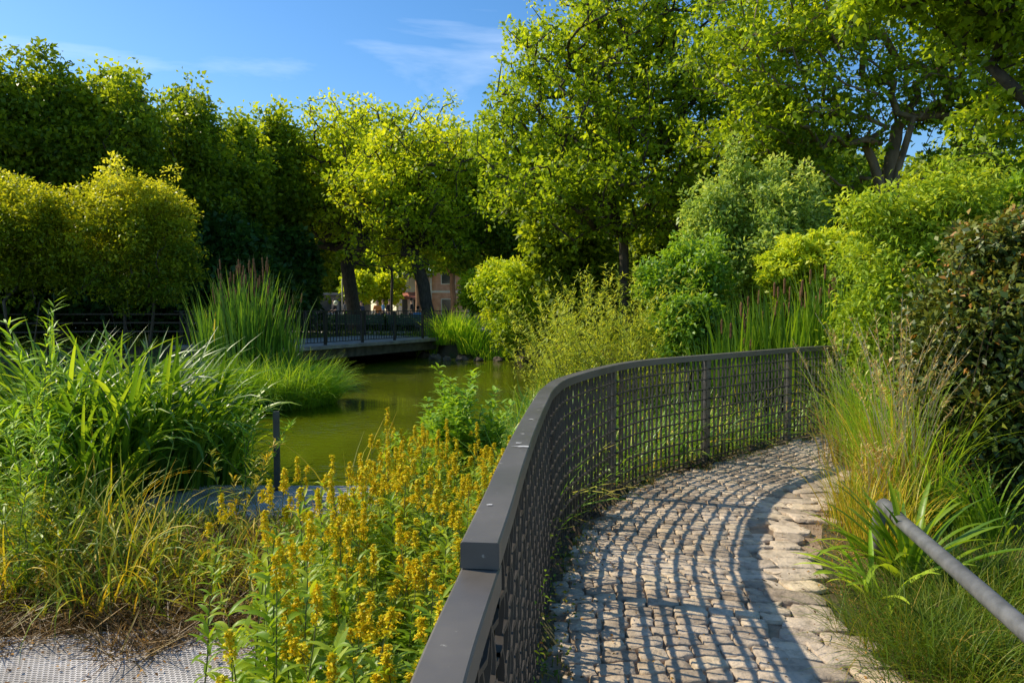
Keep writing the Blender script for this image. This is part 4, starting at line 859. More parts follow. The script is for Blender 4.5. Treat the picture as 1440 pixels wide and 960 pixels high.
# ------------------------------------------------------------------ grasses
def clump(name, label, cat, loc, n, rad, L, W, tilt, curl, mat, seed, group=None, segs=7, prof='grass', cols=3, vb=.5, vs=.18, power=1.6, part='leaves', jl=.35, dirbias=None, root=None):
    rng = np.random.default_rng(seed); root = root or thing(name, label, cat, loc, 0, group)
    r = rad*np.sqrt(rng.random(n)); a = rng.uniform(0, 2*PI, n); P = np.c_[r*np.cos(a), r*np.sin(a), np.full(n, -.03)]
    az = a+rng.normal(0, .8, n)
    if dirbias is not None: az = np.where(rng.random(n) < dirbias[1], dirbias[0]+rng.normal(0, .5, n), az)
    Ls = L*rng.uniform(1-jl, 1.1, n); V, F, A = blades(P, az, Ls, W*rng.uniform(.6, 1.15, n), rng.uniform(tilt[0], tilt[1], n)*(.4+.6*r/rad), rng.uniform(curl[0], curl[1], n), segs=segs, prof=prof, cols=cols, twist=rng.uniform(-.5, .5, n), var=np.clip(rng.normal(vb, vs, n), 0, 1), power=power, az_w=rng.normal(0, .3, n))
    # base height follows terrain
    ac = Acc(); ac.add(V, F, A); ac.build(part, M[mat], root); return root
def place(px, D): x = (px-720)/1000*D; return (x, D, gz1(x, D))
# big arching strap grass at left (lush)
SG = [(30, 6.8, 1.55), (95, 7.3, 1.8), (160, 7.0, 1.75), (225, 7.2, 1.7), (268, 7.5, 1.3), (60, 8.2, 1.75), (195, 8.3, 1.75), (130, 6.5, 1.35), (285, 7.9, .9)]
SL = ['lush arching strap grass clump at the left edge', 'tall lush strap grass clump with broad arching leaves, second from the left', 'lush strap grass clump in the middle of the left bank', 'lush strap grass clump leaning toward the pond', 'shorter strap grass clump at the water side', 'strap grass clump standing behind the leftmost one', 'strap grass clump standing behind the middle one', 'lower strap grass clump in front of the lush row', 'small strap grass clump reaching over the boardwalk edge']
for k, (px, D, L) in enumerate(SG):
    clump('strap_grass', SL[k], 'grass clump', place(px, D), 150, .40, L*1.02, .050, (.03, .42), (.5, 2.4), 'strap', 171+k, group='lush strap grass on the left bank', segs=10, prof='strap', vb=.45, vs=.24, power=1.9)
# cattails on the island
def cattails(loc, n, rad, L, W, seed, label, heads=26, mat='reed', hl=1.0, cat='reed clump'):
    root = clump('cattail_clump', label, cat, loc, n, rad, L, W, (.0, .22), (.0, .45), mat, seed, segs=6, prof='strap', vb=.45, power=2.2, cols=2, part='leaves')
    rng = np.random.default_rng(seed+1); mb = MB(); mh = MB()
    for k in range(heads):
        a = rng.uniform(0, 6.28); r = rad*rng.random()**.5; H = L*rng.uniform(.88, 1.18)*hl; t = rng.normal(0, .05, 2); p0 = np.array((r*math.cos(a), r*math.sin(a), 0)); p1 = p0+np.array((t[0]*H, t[1]*H, H)); mb.tube([p0, p1], [.006, .003], 3, cap=False)
        mh = MB(); d = (p1-p0)/H; h0 = p1-d*.32; mh.tube([h0, h0+d*.02, h0+d*.2, h0+d*.22], [.005, .016, .016, .004], 6, cap=False); mh.build('seed_head', M['seed'], root)
    mb.build('stalks', M['stem'], root); return root
def isl(px, D): x = (px-720)/1000*D; return (x, D, max(gz1(x, D), -.42))
cattails(isl(350, 15.3), 330, .55, 2.6, .036, 201, 'tall cattail clump with brown heads on the islet', 46)
cattails(isl(312, 15.6), 200, .5, 2.2, .036, 202, 'cattail clump at the left of the islet', 20)
cattails(isl(392, 15.6), 120, .4, 2.1, .034, 203, 'thin cattail clump at the right of the islet near the bridge', 18)
for k, (px, D, r, L, lab) in enumerate([(330, 14.3, .85, 1.35, 'dark green sedge mound at the waterline of the islet'), (400, 14.4, .7, 1.35, 'sunlit sedge mound arching over the water before the bridge'), (440, 14.9, .45, 1.1, 'pale feathery sedge tuft at the right tip of the islet'), (285, 14.2, .6, 1.2, 'sedge mound at the left end of the islet'), (372, 13.9, .5, 1.1, 'low sedge mound at the front of the islet')]):
    clump('sedge_mound', lab, 'sedge', isl(px, D), 1500, r, L, .012, (.05, .9), (.5, 1.9), ['reed', 'sedge', 'sedge', 'reed', 'reed'][k], 211+k, group='sedge mounds on the islet', segs=6, cols=2, vb=.5)
# dry yellowing grass clumps on the left bed
DG = [(30, 4.6, .75), (95, 4.8, .85), (150, 4.45, .85), (190, 5.0, .9), (235, 4.6, .8), (285, 4.9, .75), (335, 5.2, .7), (395, 5.4, .7), (120, 5.5, .95), (60, 5.6, .9), (250, 5.7, .75), (455, 5.0, .75), (10, 5.2, .9)]
DL = ['yellowing grass clump at the far left over the boardwalk', 'yellowing grass clump with long bent blades, second from left', 'yellowing grass clump with orange tipped blades at the boardwalk edge', 'tall yellow green grass clump left of the centre of the dry bed', 'yellowing grass clump with a drooping orange blade', 'straw coloured grass clump beside the first yellow flowers', 'tangled grass clump behind the leafy flowerless stalks', 'grass clump just below the boardwalk strip', 'greener grass clump in front of the strap grass', 'green grass clump at the back left of the dry bed', 'small grass clump in front of the boardwalk strip', 'yellow green blades rising among the yellow flowers', 'green grass clump cut by the left edge']
for k, (px, D, L) in enumerate(DG):
    if 225 < px < 480: L = min(L, .42 if D > 4.95 else .55)
    r_ = clump('dry_grass', DL[k], 'grass clump', place(px, D), 66, .26, L*1.05, .016, (.1, .8), (.3, 2.8), 'drygrass', 231+k, group='yellowing grass clumps on the left bed', segs=8, vb=.40, vs=.3, power=1.8, jl=.5)
    clump('', '', '', (0, 0, 0), 200, .36, L*.5, .011, (.5, 1.5), (.4, 1.6), 'thatch', 251+k, segs=5, part='dead_blades', root=r_, cols=2)
clump('arching_blade_tuft', 'few tall yellow tipped blades arching over the yellow flowers', 'grass clump', place(490, 4.7), 16, .09, 1.15, .016, (.05, .3), (.6, 1.7), 'drygrass', 270, vb=.6)
# right side: tall grass with straw stalks
RG = [(1215, 7.0, 1.3, 'sedge', 'tall green grass clump hiding the far end of the railing'), (1245, 5.8, 1.35, 'sedge', 'tall grass clump at the bend of the path'), (1270, 5.3, 1.3, 'drygrass', 'tall yellow green grass clump in front of the glossy shrub'), (1250, 6.6, 1.5, 'sedge', 'tall grass clump with straw blades behind the path bend'), (1290, 5.0, 1.2, 'sedge', 'tall grass clump touching the glossy shrub'), (1215, 5.0, .7, 'drygrass', 'short tuft of pale grass at the path edge'), (1252, 4.5, .6, 'drygrass', 'pale grass tuft above the handrail end')]
for k, (px, D, L, mat, lab) in enumerate(RG):
    clump('tall_grass', lab, 'grass clump', place(px, D), 190, .20, L, .009, (.02, .45), (.1, 1.5), mat, 281+k, group='tall grass clumps right of the path', segs=8, vb=.5, power=2, jl=.5)
def straw(loc, n, rad, H, seed, label, **kw):
    rng = np.random.default_rng(seed); root = thing('straw_grass', label, 'grass clump', loc); mb = MB(); P = []; AZ = []
    for k in range(n):
        a = rng.uniform(0, 6.28); r = rad*rng.random()**.5; p = np.array((r*math.cos(a), r*math.sin(a), 0.)); h = H*rng.uniform(.6, 1.08); th = rng.uniform(0, .12); az = rng.uniform(0, 6.28); pts = [p.copy()]
        for j in range(8):
            th += rng.uniform(.0, .07)+(.1 if j > 5 else 0); p = p+np.array((math.sin(th)*math.cos(az), math.sin(th)*math.sin(az), math.cos(th)))*h/8; pts.append(p.copy())
        mb.tube(pts, np.linspace(.0045, .002, 9), 3, cap=False)
        for j in range(24): t = rng.uniform(0, 1); q = pts[6]*(1-t)+pts[8]*t; P.append(q); AZ.append(rng.uniform(0, 6.28))
    mb.build('stalks', M['strawstalk'], root)
    P = np.array(P); n2 = len(P); ac = Acc(); V, F, A = blades(P, np.array(AZ), .045*rng.uniform(.6, 1.4, n2), .009, rng.uniform(.3, 1.3, n2), .5, segs=2, prof='lance', var=rng.uniform(.3, 1, n2)); ac.add(V, F, A); ac.build('seed_plumes', M['straw'], root)
    clump('', '', '', (0, 0, 0), n*3, rad*1.2, H*.55, .011, (.05, .5), (.2, 1.6), 'straw', seed+3, part='dead_blades', root=root, cols=2)
M['strawstalk'] = solid('straw_stalk', (.66, .50, .24), (.82, .68, .40), 8, .8)
straw(place(1262, 5.15), 34, .10, 1.6, 301, 'bleached straw grass stalks rising before the glossy shrub')
straw(place(1282, 5.0), 20, .10, 1.4, 302, 'bleached straw stalks leaning on the glossy shrub')
straw(place(1200, 7.0), 22, .25, 1.5, 303, 'thin straw stalks behind the end of the railing')
straw(place(1238, 4.9), 18, .12, .75, 304, 'short straw tuft over the end of the grey handrail')
# iris / cattail clump behind the railing
cattails(place(1070, 10.2), 420, .6, 1.95, .034, 311, 'iris and cattail clump behind the railing, left part', 16, 'strap')
cattails(place(1130, 9.9), 460, .65, 2.1, .034, 312, 'iris and cattail clump behind the railing, middle part', 14, 'strap')
cattails(place(1190, 9.8), 320, .5, 2.25, .032, 313, 'tall iris clump behind the end of the railing', 14, 'strap')
cattails(place(1025, 10.0), 200, .4, 1.6, .03, 314, 'short iris clump behind the third railing post', 6, 'strap')
# strap plant at the handrail end, iris at right
clump('strap_leaf_plant', 'broad bright strap leaf plant around the end of the grey handrail', 'plant', place(1285, 3.98), 44, .10, .68, .048, (.15, .9), (.4, 1.5), 'strap', 321, segs=9, prof='strap', vb=.58, power=1.5, jl=.3, dirbias=(PI, .45))
clump('strap_leaf_plant', 'flat drooping strap leaves spilling onto the path edge', 'plant', place(1245, 3.75), 22, .08, .5, .03, (.5, 1.1), (.5, 1.2), 'sedge', 322, segs=8, prof='strap', vb=.7, dirbias=(PI, .6))
clump('iris_clump', 'dark green iris clump under the glossy shrub at the right edge', 'plant', place(1400, 4.5), 60, .14, .65, .02, (.1, .7), (.3, 1.4), 'strap', 323, segs=8, prof='strap', vb=.5, dirbias=(PI, .5))
clump('iris_clump', 'iris clump behind the handrail at the foot of the glossy shrub', 'plant', place(1350, 4.7), 45, .12, .6, .018, (.1, .8), (.3, 1.4), 'strap', 324, segs=8, prof='strap', vb=.45)
# grass mounds in the lower right corner
GM = [(1330, 3.6, 'grass mound beneath the handrail left of its middle'), (1400, 3.3, 'fine green grass mound below the handrail near the right edge'), (1285, 3.25, 'brownish fine grass mound at the path edge'), (1440, 3.7, 'grass mound at the right edge behind the handrail'), (1340, 3.1, 'grass mound at the bottom edge right of the path'), (1385, 3.9, 'low grass tuft behind the handrail'), (1440, 2.9, 'grass mound in the bottom right corner'), (1370, 2.8, 'grass mound cut by the bottom edge')]
for k, (px, D, lab) in enumerate(GM):
    clump('grass_mound', lab, 'grass clump', place(px, D), 460, .30, .36, .0048, (.2, 1.1), (.4, 1.8), 'grass', 331+k, group='fine grass mounds below the handrail', segs=6, cols=2, vb=.45, vs=.2)

# ------------------------------------------------------------------ leafy stalks: yellow loosestrife and others
def stalk_variant(name, label, H, nleaf, LL, LW, seed, flower=True, group=None, drop=.0, cat='flower', droop=(.4, 1.5), nfl=1.0, tl=(.7, 1.3), leafmat_='herb_leaf', vb=.5, stemr=.0045, whorl=3, start=.12):
    rng = np.random.default_rng(seed); root = thing(name, label, cat, (0, 0, 0), 0, group)
    m = 8; p = np.zeros(3); th = 0; az = rng.uniform(0, 6.28); pts = [p.copy()]
    for j in range(m):
        th += rng.normal(0, .05); p = p+np.array((math.sin(th+.05)*math.cos(az), math.sin(th+.05)*math.sin(az), 1))*H/m; pts.append(p.copy())
    mb = MB(); mb.tube(pts, np.linspace(stemr, stemr*.35, m+1), 5, cap=False); pts = np.array(pts)
    def pos(t): t = np.clip(t, 0, .9999)*m; i = t.astype(int); f = (t-i)[:, None]; return pts[i]*(1-f)+pts[i+1]*f
    top = .80 if flower else 1.0
    nw = max(2, nleaf//whorl); t = np.repeat(np.linspace(start, top, nw), whorl); n = len(t); azs = np.repeat(np.arange(nw)*1.1, whorl)+np.tile(np.arange(whorl)*2*PI/whorl, nw)+rng.normal(0, .25, n)
    size = (1-.45*np.clip((t-.4)/.6, 0, 1))*rng.uniform(.75, 1.15, n)
    ac = Acc(); V, F, A = blades(pos(t), azs, LL*size, LW*size, rng.uniform(tl[0], tl[1], n)-.35*t, rng.uniform(droop[0], droop[1], n), segs=5, prof='lance', cols=3, twist=rng.uniform(-.3, .3, n), var=np.clip(vb-.15+.3*t+rng.normal(0, .12, n), 0, 1)); ac.add(V, F, A)
    # small side shoots
    ns = 10 if flower else 6; ts = rng.uniform(.35, top, ns)
    for q, tt in zip(pos(ts), ts):
        a = rng.uniform(0, 6.28); k = 6; P = q+np.array((math.cos(a), math.sin(a), .6))*rng.uniform(.01, .07, (k, 1)); V, F, A = blades(P, a+rng.normal(0, 1, k), LL*.5*rng.uniform(.7, 1.2, k), LW*.5, rng.uniform(.3, 1.3, k), rng.uniform(.2, 1, k), segs=3, prof='lance', cols=2, var=np.clip(rng.normal(vb+.2, .12, k), 0, 1)); ac.add(V, F, A)
    ac.build('leaves', M[leafmat_], root)
    if flower:
        spikes = [(pts[-1], .13*rng.uniform(.7, 1.3))]
        for _ in range(int(rng.integers(2, 5)*nfl)):
            tt = rng.uniform(.72, .92); q = pos(np.array([tt]))[0]; a = rng.uniform(0, 6.28); e = q+np.array((math.cos(a)*.05, math.sin(a)*.05, .06)); mb.tube([q, (q+e)/2+np.array((0, 0, .0)), e], .0015, 3, cap=False); spikes.append((e, .06*rng.uniform(.7, 1.2)))
        for e, ln in spikes:
            k = int(ln*480); z = rng.random(k)**.8; r = .024*(1-.6*z)*rng.uniform(.4, 1.15, k)*(.55+.45*np.sin(z*22+seed)**2); a = rng.uniform(0, 6.28, k); C = np.c_[e[0]+r*np.cos(a), e[1]+r*np.sin(a), e[2]-ln*.6+z*ln]; fa = Acc()
            for _ in range(3):
                V, F = kites(C, unit(rdir(len(C), rng)+np.array((0, 0, .35))), unit(rdir(len(C), rng)+np.array((0, 0, .8))), rng.uniform(.010, .017, len(C)), rng.uniform(.007, .012, len(C)), .25); fa.add(V, F, rng.random(len(C)))
            fa.build('flower_spike', M['petal'], root)
    mb.build('stem', M['stem'], root); return root
LF = 'yellow flowering leafy stalk in the dense flower bed along the left side of the railing'
GF = 'yellow loosestrife stalks in the bed beside the railing'
LN = 'leafy stalk without flowers among the yellow flowering ones left of the railing'; GN = 'flowerless loosestrife stalks in the bed beside the railing'
var_ = [stalk_variant('loosestrife', LF, 1.02, 48, .13, .031, 401+k, group=GF, flower=True) for k in range(8)]+[stalk_variant('loosestrife', LN, .98, 48, .13, .031, 411+k, group=GN, flower=False) for k in range(3)]
BED = [(-.62, 1.35), (-.28, 1.3), (-.22, 2.2), (-.14, 3.3), (-.02, 4.1), (.1, 4.7), (.35, 5.3), (-.25, 6.0), (-.85, 5.8), (-.95, 5.0), (-.92, 4.0), (-.95, 3.2), (-.9, 2.5), (-.75, 1.9)]
rb = random.Random(5); pts = []
tries = 0
while len(pts) < 250 and tries < 20000:
    tries += 1; x = rb.uniform(-1.4, .5); y = rb.uniform(1.3, 6.0)
    if sd_poly([x], [y], BED)[0] < 0 and all((x-a)**2+(y-b)**2 > .011 for a, b in pts): pts.append((x, y))
for k, (x, y) in enumerate(pts):
    z = gz1(x, y); H = (.70+.06*math.sin(x*5)+rb.uniform(-.22, .06))-.14*float(ss(3.4, 5, y))-(.10 if x < -.95 and y < 3.5 else 0)
    sc = (H-z)/1.02; v = var_[k % 11]
    if k < 11: v.location = (x, y, z); v.rotation_euler = (0, 0, rb.uniform(0, 6)); v.scale = (1, 1, sc)
    else: copy_tree(v, (x, y, z), rb.uniform(0, 6), (1, 1, sc))
# leafy flowerless stalks in front (bottom centre left)
LS = [(315, 2.35, .62, 'broad leaved flowerless stalk nearest the boardwalk'), (345, 2.5, .7, 'flowerless leafy stalk leaning left of the yellow flowers'), (385, 2.15, .66, 'big leaved stalk at the bottom edge'), (425, 2.3, .62, 'flowerless leafy stalk in the front of the bed'), (470, 1.9, .5, 'low leafy stalk at the bottom edge of the bed')]
for k, (px, D, H, lab) in enumerate(LS):
    r = stalk_variant('leafy_stalk', lab, H+.3, 30, .15, .05, 431+k, flower=False, cat='plant', droop=(.8, 1.8), vb=.45, whorl=2, stemr=.006); r.location = place(px, D); r['group'] = 'broad leaved stalks in front of the flower bed'
# single tall flower stalks at the left edge of the bed
for k, (px, D, lab) in enumerate([(372, 3.0, 'tallest yellow flower spike standing apart before the boardwalk strip'), (390, 3.1, 'second tall yellow flower spike beside the tallest one'), (275, 3.3, 'lone yellow flower spike at the left edge of the bed'), (545, 5.6, 'yellow flower spike reaching above the bed against the pond'), (455, 4.2, 'yellow flower spike against the water right of the boardwalk')]):
    r = stalk_variant('loosestrife', lab, 1.0, 42, .11, .028, 441+k, cat='flower', nfl=1); p = place(px, D); r.location = p
    zt = [.80, .75, .62, .72, .62][k]; r.scale = (1, 1, (zt-p[2])/1.0)
# leafy green plant group between the flowers and the water
for k, (px, D, H, n_) in enumerate([(640, 6.4, 1.2, 13), (662, 6.3, 1.1, 12), (618, 6.6, .9, 10), (690, 6.2, .85, 11), (600, 6.4, .75, 9), (718, 6.0, .7, 10), (650, 6.7, 1.3, 12)]):
    p = place(px, D)
    for j in range(n_):
        if j == 0:
            src = stalk_variant('leafy_herb', 'bushy green leafy herb stalk at the water edge beyond the yellow flowers', H, 60, .15, .058, 461+k, flower=False, cat='plant', group='leafy herb stalks at the water edge', leafmat_='green_bush', vb=.6, stemr=.006, whorl=3, start=.1); src.location = p
        else:
            a = j*2.4+k; rr = .07*math.sqrt(j)+.03; copy_tree(src, (p[0]+rr*math.cos(a), p[1]+rr*math.sin(a), p[2]), j*2.0, (1.1, 1.1, 1-.035*j))
# willowherb / goldenrod like shoots at the upper left
for k, (px, D, H, lab) in enumerate([(20, 5.4, 1.75, 'tall feathery lime shoot at the left edge leaning right'), (50, 5.6, 2.0, 'tallest lime green shoot with narrow leaves against the dark trees'), (5, 6.0, 1.5, 'leafy lime shoots at the left border'), (130, 6.6, 1.65, 'lime green willowherb shoot above the strap grass'), (150, 6.9, 1.5, 'shorter lime willowherb shoot above the strap grass'), (300, 7.6, 1.6, 'lime green leafy plume left of the cattails'), (325, 7.8, 1.4, 'drooping lime leafy plant at the water side of the strap grass')]):
    p = place(px, D); lean = [(.5, 0), (.35, 0), (.2, 0), (.1, 0), (.15, 0), (.05, 0), (.1, 0)][k]
    wand_shrub('lime_shoot', lab, p, [6, 5, 4, 6, 5, 9, 11][k], H, .15, .14, .018, 'sedge', 481+k, perm=44, lean=lean, tiltmax=.35, cat='plant')['group'] = 'lime green shoots on the left bank'
for k, (px, D, H) in enumerate([(325, 5.9, .85), (345, 6.9, 1.0), (15, 4.4, 1.0), (45, 4.9, 1.0)]):
    wand_shrub('weedy_herb', ['dry curling herb leaning beside the steel post', 'yellow green drooping herb just left of the steel post', 'leafy weed at the left edge above the dry grass', 'leafy weed beside the leftmost dry grass'][k], place(px, D), [5, 5, 8, 6][k], H, .12, .09, .016, ['drygrass', 'sedge', 'herb_leaf', 'herb_leaf'][k], 501+k, perm=34, tiltmax=.5, lean=((.5, 0) if k < 2 else (0, 0)), cat='plant')
# dense leafy weed backing at left behind strap grass
for k, (px, D, H, n) in enumerate([(-10, 7.4, 1.5, 34), (70, 8.6, 1.4, 40), (200, 9, 1.2, 36), (-110, 5.6, .9, 30)]):
    wand_shrub('weedy_shrub', ['bushy leafy weed mass at the left border behind the shoots', 'bushy leafy weed behind the left strap grass', 'bushy leafy weed behind the middle strap grass', 'leafy weed mass outside the left border'][k], place(px, D), n, H, .5, .09, .02, 'herb_leaf', 511+k, perm=40)
# plants on the far shore right of the bridge
for k, (px, D, H, lab) in enumerate([(625, 29.3, 1.6, 'leafy reed tuft right of the bridge end'), (645, 29.0, 1.5, 'second reed tuft left of the yellow bush'), (665, 28.7, 1.7, 'green reed tuft at the foot of the small yellow bush'), (605, 30.0, 1.1, 'low tuft tight behind the bridge end'), (690, 28.5, 1.2, 'low tuft in front of the yellow bush')]):
    clump('shore_reed', lab, 'reed clump', place(px, D), 260, .6, H, .035, (.05, .7), (.2, 1.4), 'sedge', 521+k, group='reed tufts on the far shore', cols=2, vb=.55)

# ------------------------------------------------------------------ stuff: ground cover
def scatter_grass(name, label, inside, n, box, L, W, mat, seed, tilt=(.1, .8), curl=(.2, 1.6), vb=.45, vs=.2, lying=False, z0=-.01, Lfun=None):
    rng = np.random.default_rng(seed); X = rng.uniform(box[0], box[1], n); Y = rng.uniform(box[2], box[3], n); k = inside(X, Y); X = X[k]; Y = Y[k]; Z = gz(X, Y); n = len(X)
    noise = .5+.5*np.sin(X*2.3+np.sin(Y*1.7)*2)*np.sin(Y*2.9+X)
    Ls = L*rng.uniform(.4, 1.15, n)*(.6+.6*noise)
    V, F, A = blades(np.c_[X, Y, Z+z0], rng.uniform(0, 6.28, n), Ls, W*rng.uniform(.6, 1.2, n), rng.uniform(*tilt, n), rng.uniform(*curl, n), segs=4, cols=2, twist=rng.uniform(-.6, .6, n), var=np.clip(rng.normal(vb, vs, n)+.15*(noise-.5), 0, 1))
    ac = Acc(); ac.add(V, F, A); o = ac.build(name, M[mat]); tag(o, label, 'grass', kind='stuff'); return o
slope = lambda X, Y: (fence_sd(X, Y) < -.10) & (sd_poly(X, Y, POND) > -.15) & ~((sd_poly(X, Y, BED) < .05) & (Y < 5))
scatter_grass('slope_grass', 'yellow green tall grass on the slope seen through the railing', lambda X, Y: slope(X, Y) & (X > -.2) & (Y > 4.2), 40000, (-.4, 9, 4.2, 16), .85, .017, 'reed', 601, vb=.62, vs=.25)
scatter_grass('bank_grass', 'rough grass on the left bank', lambda X, Y: slope(X, Y) & (X < -.9) & (Y > 5.6) & ~((Y > 6.0) & (Y < 7.4) & (X > -3.7)), 26000, (-9, -.9, 5.6, 10), .35, .009, 'grass', 602)
scatter_grass('dry_thatch', 'tangle of dead grass blades between the two boardwalk pieces', lambda X, Y: (fence_sd(X, Y) < -.4) & (Y > 3.75+.15*np.sin(X*7)) & (X < -.9) & (Y < 5.9), 38000, (-5.5, -.9, 3.6, 6.3), .30, .007, 'thatch', 603, tilt=(.9, 1.7), curl=(-.3, .6), vb=.45, vs=.25, z0=.01)
scatter_grass('bed_grass', 'green and yellow blades growing through the dead grass', lambda X, Y: (fence_sd(X, Y) < -.3) & (Y > 4.1) & (X < -.9) & ((X < -2.6) | (Y < 5)), 4500, (-5.5, -.9, 4.1, 6.2), .42, .012, 'drygrass', 604, vb=.42)
rightb = lambda X, Y: (fence_sd(X, Y) > 0) & (sd_poly(X, Y, PATHPOLY) > .02+.1*np.sin(X*9)*np.sin(Y*7))
scatter_grass('verge_grass', 'rough grass verge right of the path', lambda X, Y: rightb(X, Y) & (X < 9), 40000, (1.3, 7, 1.2, 9), .14, .005, 'grass', 605, vb=.5)
scatter_grass('verge_straw', 'dry straw fringe along the right edge of the path', lambda X, Y: rightb(X, Y) & (sd_poly(X, Y, PATHPOLY) < .32), 26000, (1.3, 6.5, 1.2, 8.5), .20, .004, 'straw', 606, tilt=(.8, 1.6), curl=(0, .8), vb=.35)
scatter_grass('railing_weeds', 'small weeds growing along the foot of the railing', lambda X, Y: (np.abs(fence_sd(X, Y)-.09) < .10+.05*np.sin(Y*6)) & (np.sin(Y*3.1+X*2) > -.5), 90000, (-.2, 7, 1.5, 10), .10, .006, 'grass', 607, tilt=(.2, 1.3), vb=.45)
far = lambda X, Y: (sd_poly(X, Y, POND) > .1)
scatter_grass('far_bank_grass', 'grass on the far bank', lambda X, Y: far(X, Y) & (Y < 34) & ~((sd_poly(X, Y, [tuple(BA), tuple(BB), tuple(BB+BN*4.6), tuple(BA+BN*4.6)]) < .3)), 60000, (-22, 14, 17, 34), .45, .03, 'grass', 608)
# weeds climbing at the foot of the railing: broad small leaves
def litter(name, label, box, cond, n, L, mat, seed, up=2.5, zr=(.012, .03), cat='leaf litter'):
    rng = np.random.default_rng(seed); X = rng.uniform(box[0], box[1], n); Y = rng.uniform(box[2], box[3], n); k = cond(X, Y); X = X[k]; Y = Y[k]; n = len(X); Z = gz(X, Y)+rng.uniform(*zr, n)
    D = rdir(n, rng)*np.array((1, 1, .25)); V, F = kites(np.c_[X, Y, Z], unit(D), unit(rdir(n, rng)+np.array((0, 0, up))), L*rng.uniform(.5, 1.3, n), L*.55*rng.uniform(.5, 1.2, n), .15); ac = Acc(); ac.add(V, F, rng.random(n)); o = ac.build(name, M[mat]); tag(o, label, cat, kind='stuff')
litter('leaf_litter', 'small dry brown leaves lying along the railing foot', (-.2, 7, 1.3, 9.5), lambda X, Y: (fence_sd(X, Y) > .02) & (fence_sd(X, Y) < .04+RNG.exponential(.11, len(X))), 30000, .028, 'litter', 621)
litter('scattered_leaves', 'dry leaf scraps scattered on the stone path', (0, 6, 1.3, 8.5), lambda X, Y: (sd_poly(X, Y, PATHPOLY) < 0), 1100, .018, 'litter', 622, zr=(.024, .034))
litter('path_edge_litter', 'brown crumbs and dry leaves along the right path edge', (1.2, 6, 1.3, 8), lambda X, Y: np.abs(sd_poly(X, Y, PATHPOLY)-.05) < RNG.exponential(.1, len(X)), 24000, .02, 'litter', 623)
litter('boardwalk_litter', 'dry leaf scraps on the grey boardwalk', (-4, -.6, 2.4, 4.0), lambda X, Y: RNG.random(len(X)) < np.exp((Y-4.0)*2.2), 1800, .03, 'litter', 624, zr=(.03, .045))
litter('foot_weeds', 'broad leaved small weeds at the foot of the railing', (-.2, 7, 1.4, 9.5), lambda X, Y: (np.abs(fence_sd(X, Y)-.06) < .12) & (np.sin(Y*4.3)+np.sin(Y*1.9+1) > .1), 26000, .03, 'grass', 625, up=1, zr=(.0, .11), cat='weeds')
litter('railing_creeper', 'thin weeds climbing through the near part of the railing', (-.12, 1.2, 2.6, 5.6), lambda X, Y: (np.abs(fence_sd(X, Y)+.0) < .07) & (np.sin(Y*5)+np.sin(Y*2.3+1) > -.4), 9000, .03, 'herb_leaf', 626, up=1, zr=(.0, .34), cat='weeds')
# duckweed / floating scum specks by the bridge shadow
litter('floating_leaves', 'pale leaves and scum floating near the bridge', (-6, 1.5, 20, 28.5), lambda X, Y: (sd_poly(X, Y, POND) < -.3) & (RNG.random(len(X)) < .25), 1200, .05, 'straw', 627, up=30, zr=(0, 0))
bpy.data.objects['floating_leaves'].location.z = 0
me = bpy.data.objects['floating_leaves'].data; co = np.zeros(len(me.vertices)*3, dtype=np.float32); me.vertices.foreach_get('co', co); co = co.reshape(-1, 3); co[:, 2] = WATER_Z+.004+np.abs(co[:, 2]-co[:, 2])*0; me.vertices.foreach_set('co', co.ravel()); me.update()

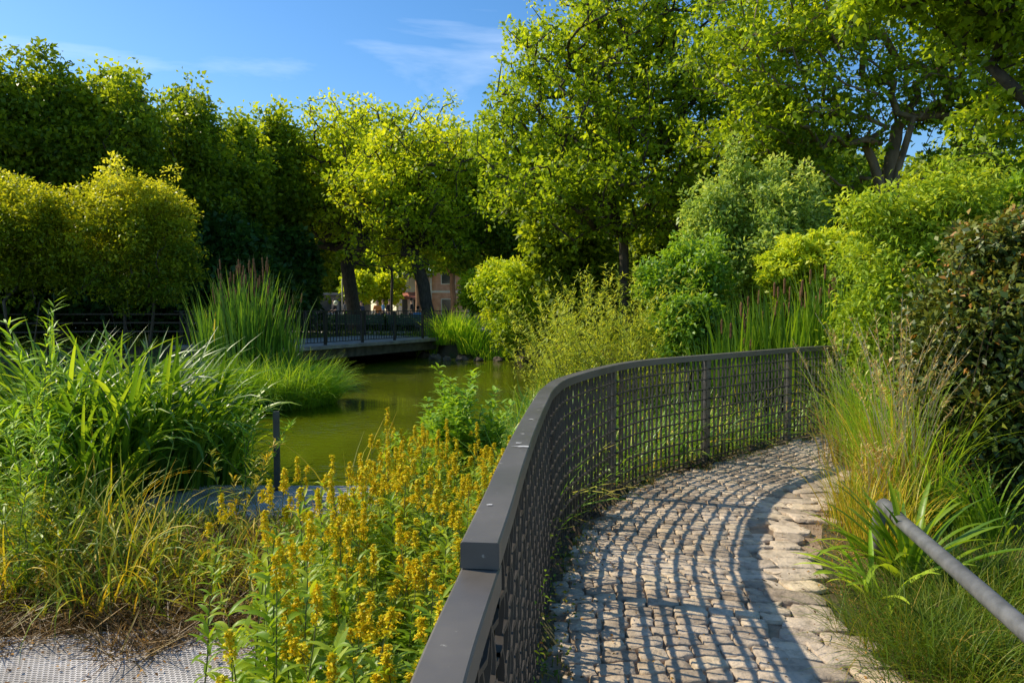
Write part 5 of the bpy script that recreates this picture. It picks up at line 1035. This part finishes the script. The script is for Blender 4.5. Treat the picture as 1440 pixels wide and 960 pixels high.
# ------------------------------------------------------------------ light and sky
SUN = Vector((-1.15, .40, 1.10)).normalized()
el = math.asin(SUN.z); az = math.atan2(SUN.x, SUN.y)
sl = bpy.data.lights.new('sun', 'SUN'); sl.energy = 5.0; sl.angle = math.radians(.5); sl.color = (1, .90, .70)
so = bpy.data.objects.new('sun', sl); COL.objects.link(so); so.rotation_euler = (-SUN).to_track_quat('-Z', 'Y').to_euler(); so.location = (-20, 5, 25)
W = bpy.data.worlds.new('World'); S.world = W; W.use_nodes = True; nt = W.node_tree; nt.nodes.clear()
sky = N(nt, 'ShaderNodeTexSky', sky_type='NISHITA'); sky.sun_disc = False; sky.sun_elevation = el; sky.sun_rotation = az; sky.air_density = 1.0; sky.dust_density = .35; sky.ozone_density = 2.5
tc = N(nt, 'ShaderNodeTexCoord'); mp = N(nt, 'ShaderNodeMapping'); mp.inputs['Scale'].default_value = (1.1, 1.1, 4.2); mp.inputs['Rotation'].default_value = (.1, .55, .2); nt.links.new(tc.outputs['Generated'], mp.inputs[0])
nz = N(nt, 'ShaderNodeTexNoise'); nz.inputs['Scale'].default_value = 2.1; nz.inputs['Detail'].default_value = 9; nz.inputs['Roughness'].default_value = .55; nz.inputs['Distortion'].default_value = .4; nt.links.new(mp.outputs[0], nz.inputs['Vector'])
cf = ramp(nt, [(.57, (0, 0, 0)), (.84, (.5, .5, .5))], nz.outputs[0])
mx = N(nt, 'ShaderNodeMix', data_type='RGBA'); nt.links.new(cf, mx.inputs[0]); nt.links.new(sky.outputs[0], mx.inputs[6]); mx.inputs[7].default_value = (7, 7.6, 8.6, 1)
bg = N(nt, 'ShaderNodeBackground'); bg.inputs[1].default_value = .135; hs = N(nt, 'ShaderNodeHueSaturation'); hs.inputs['Saturation'].default_value = 1.28; hs.inputs['Value'].default_value = 1.35; nt.links.new(mx.outputs[2], hs.inputs['Color']); nt.links.new(hs.outputs[0], bg.inputs[0]); wo = N(nt, 'ShaderNodeOutputWorld'); nt.links.new(bg.outputs[0], wo.inputs[0])
S.view_settings.view_transform = 'Standard'; S.view_settings.look = 'None'; S.view_settings.exposure = 0; S.view_settings.gamma = 1
S.render.engine = 'CYCLES'; S.cycles.max_bounces = 6; S.cycles.transmission_bounces = 4; S.cycles.transparent_max_bounces = 4; S.cycles.diffuse_bounces = 3; S.cycles.glossy_bounces = 2
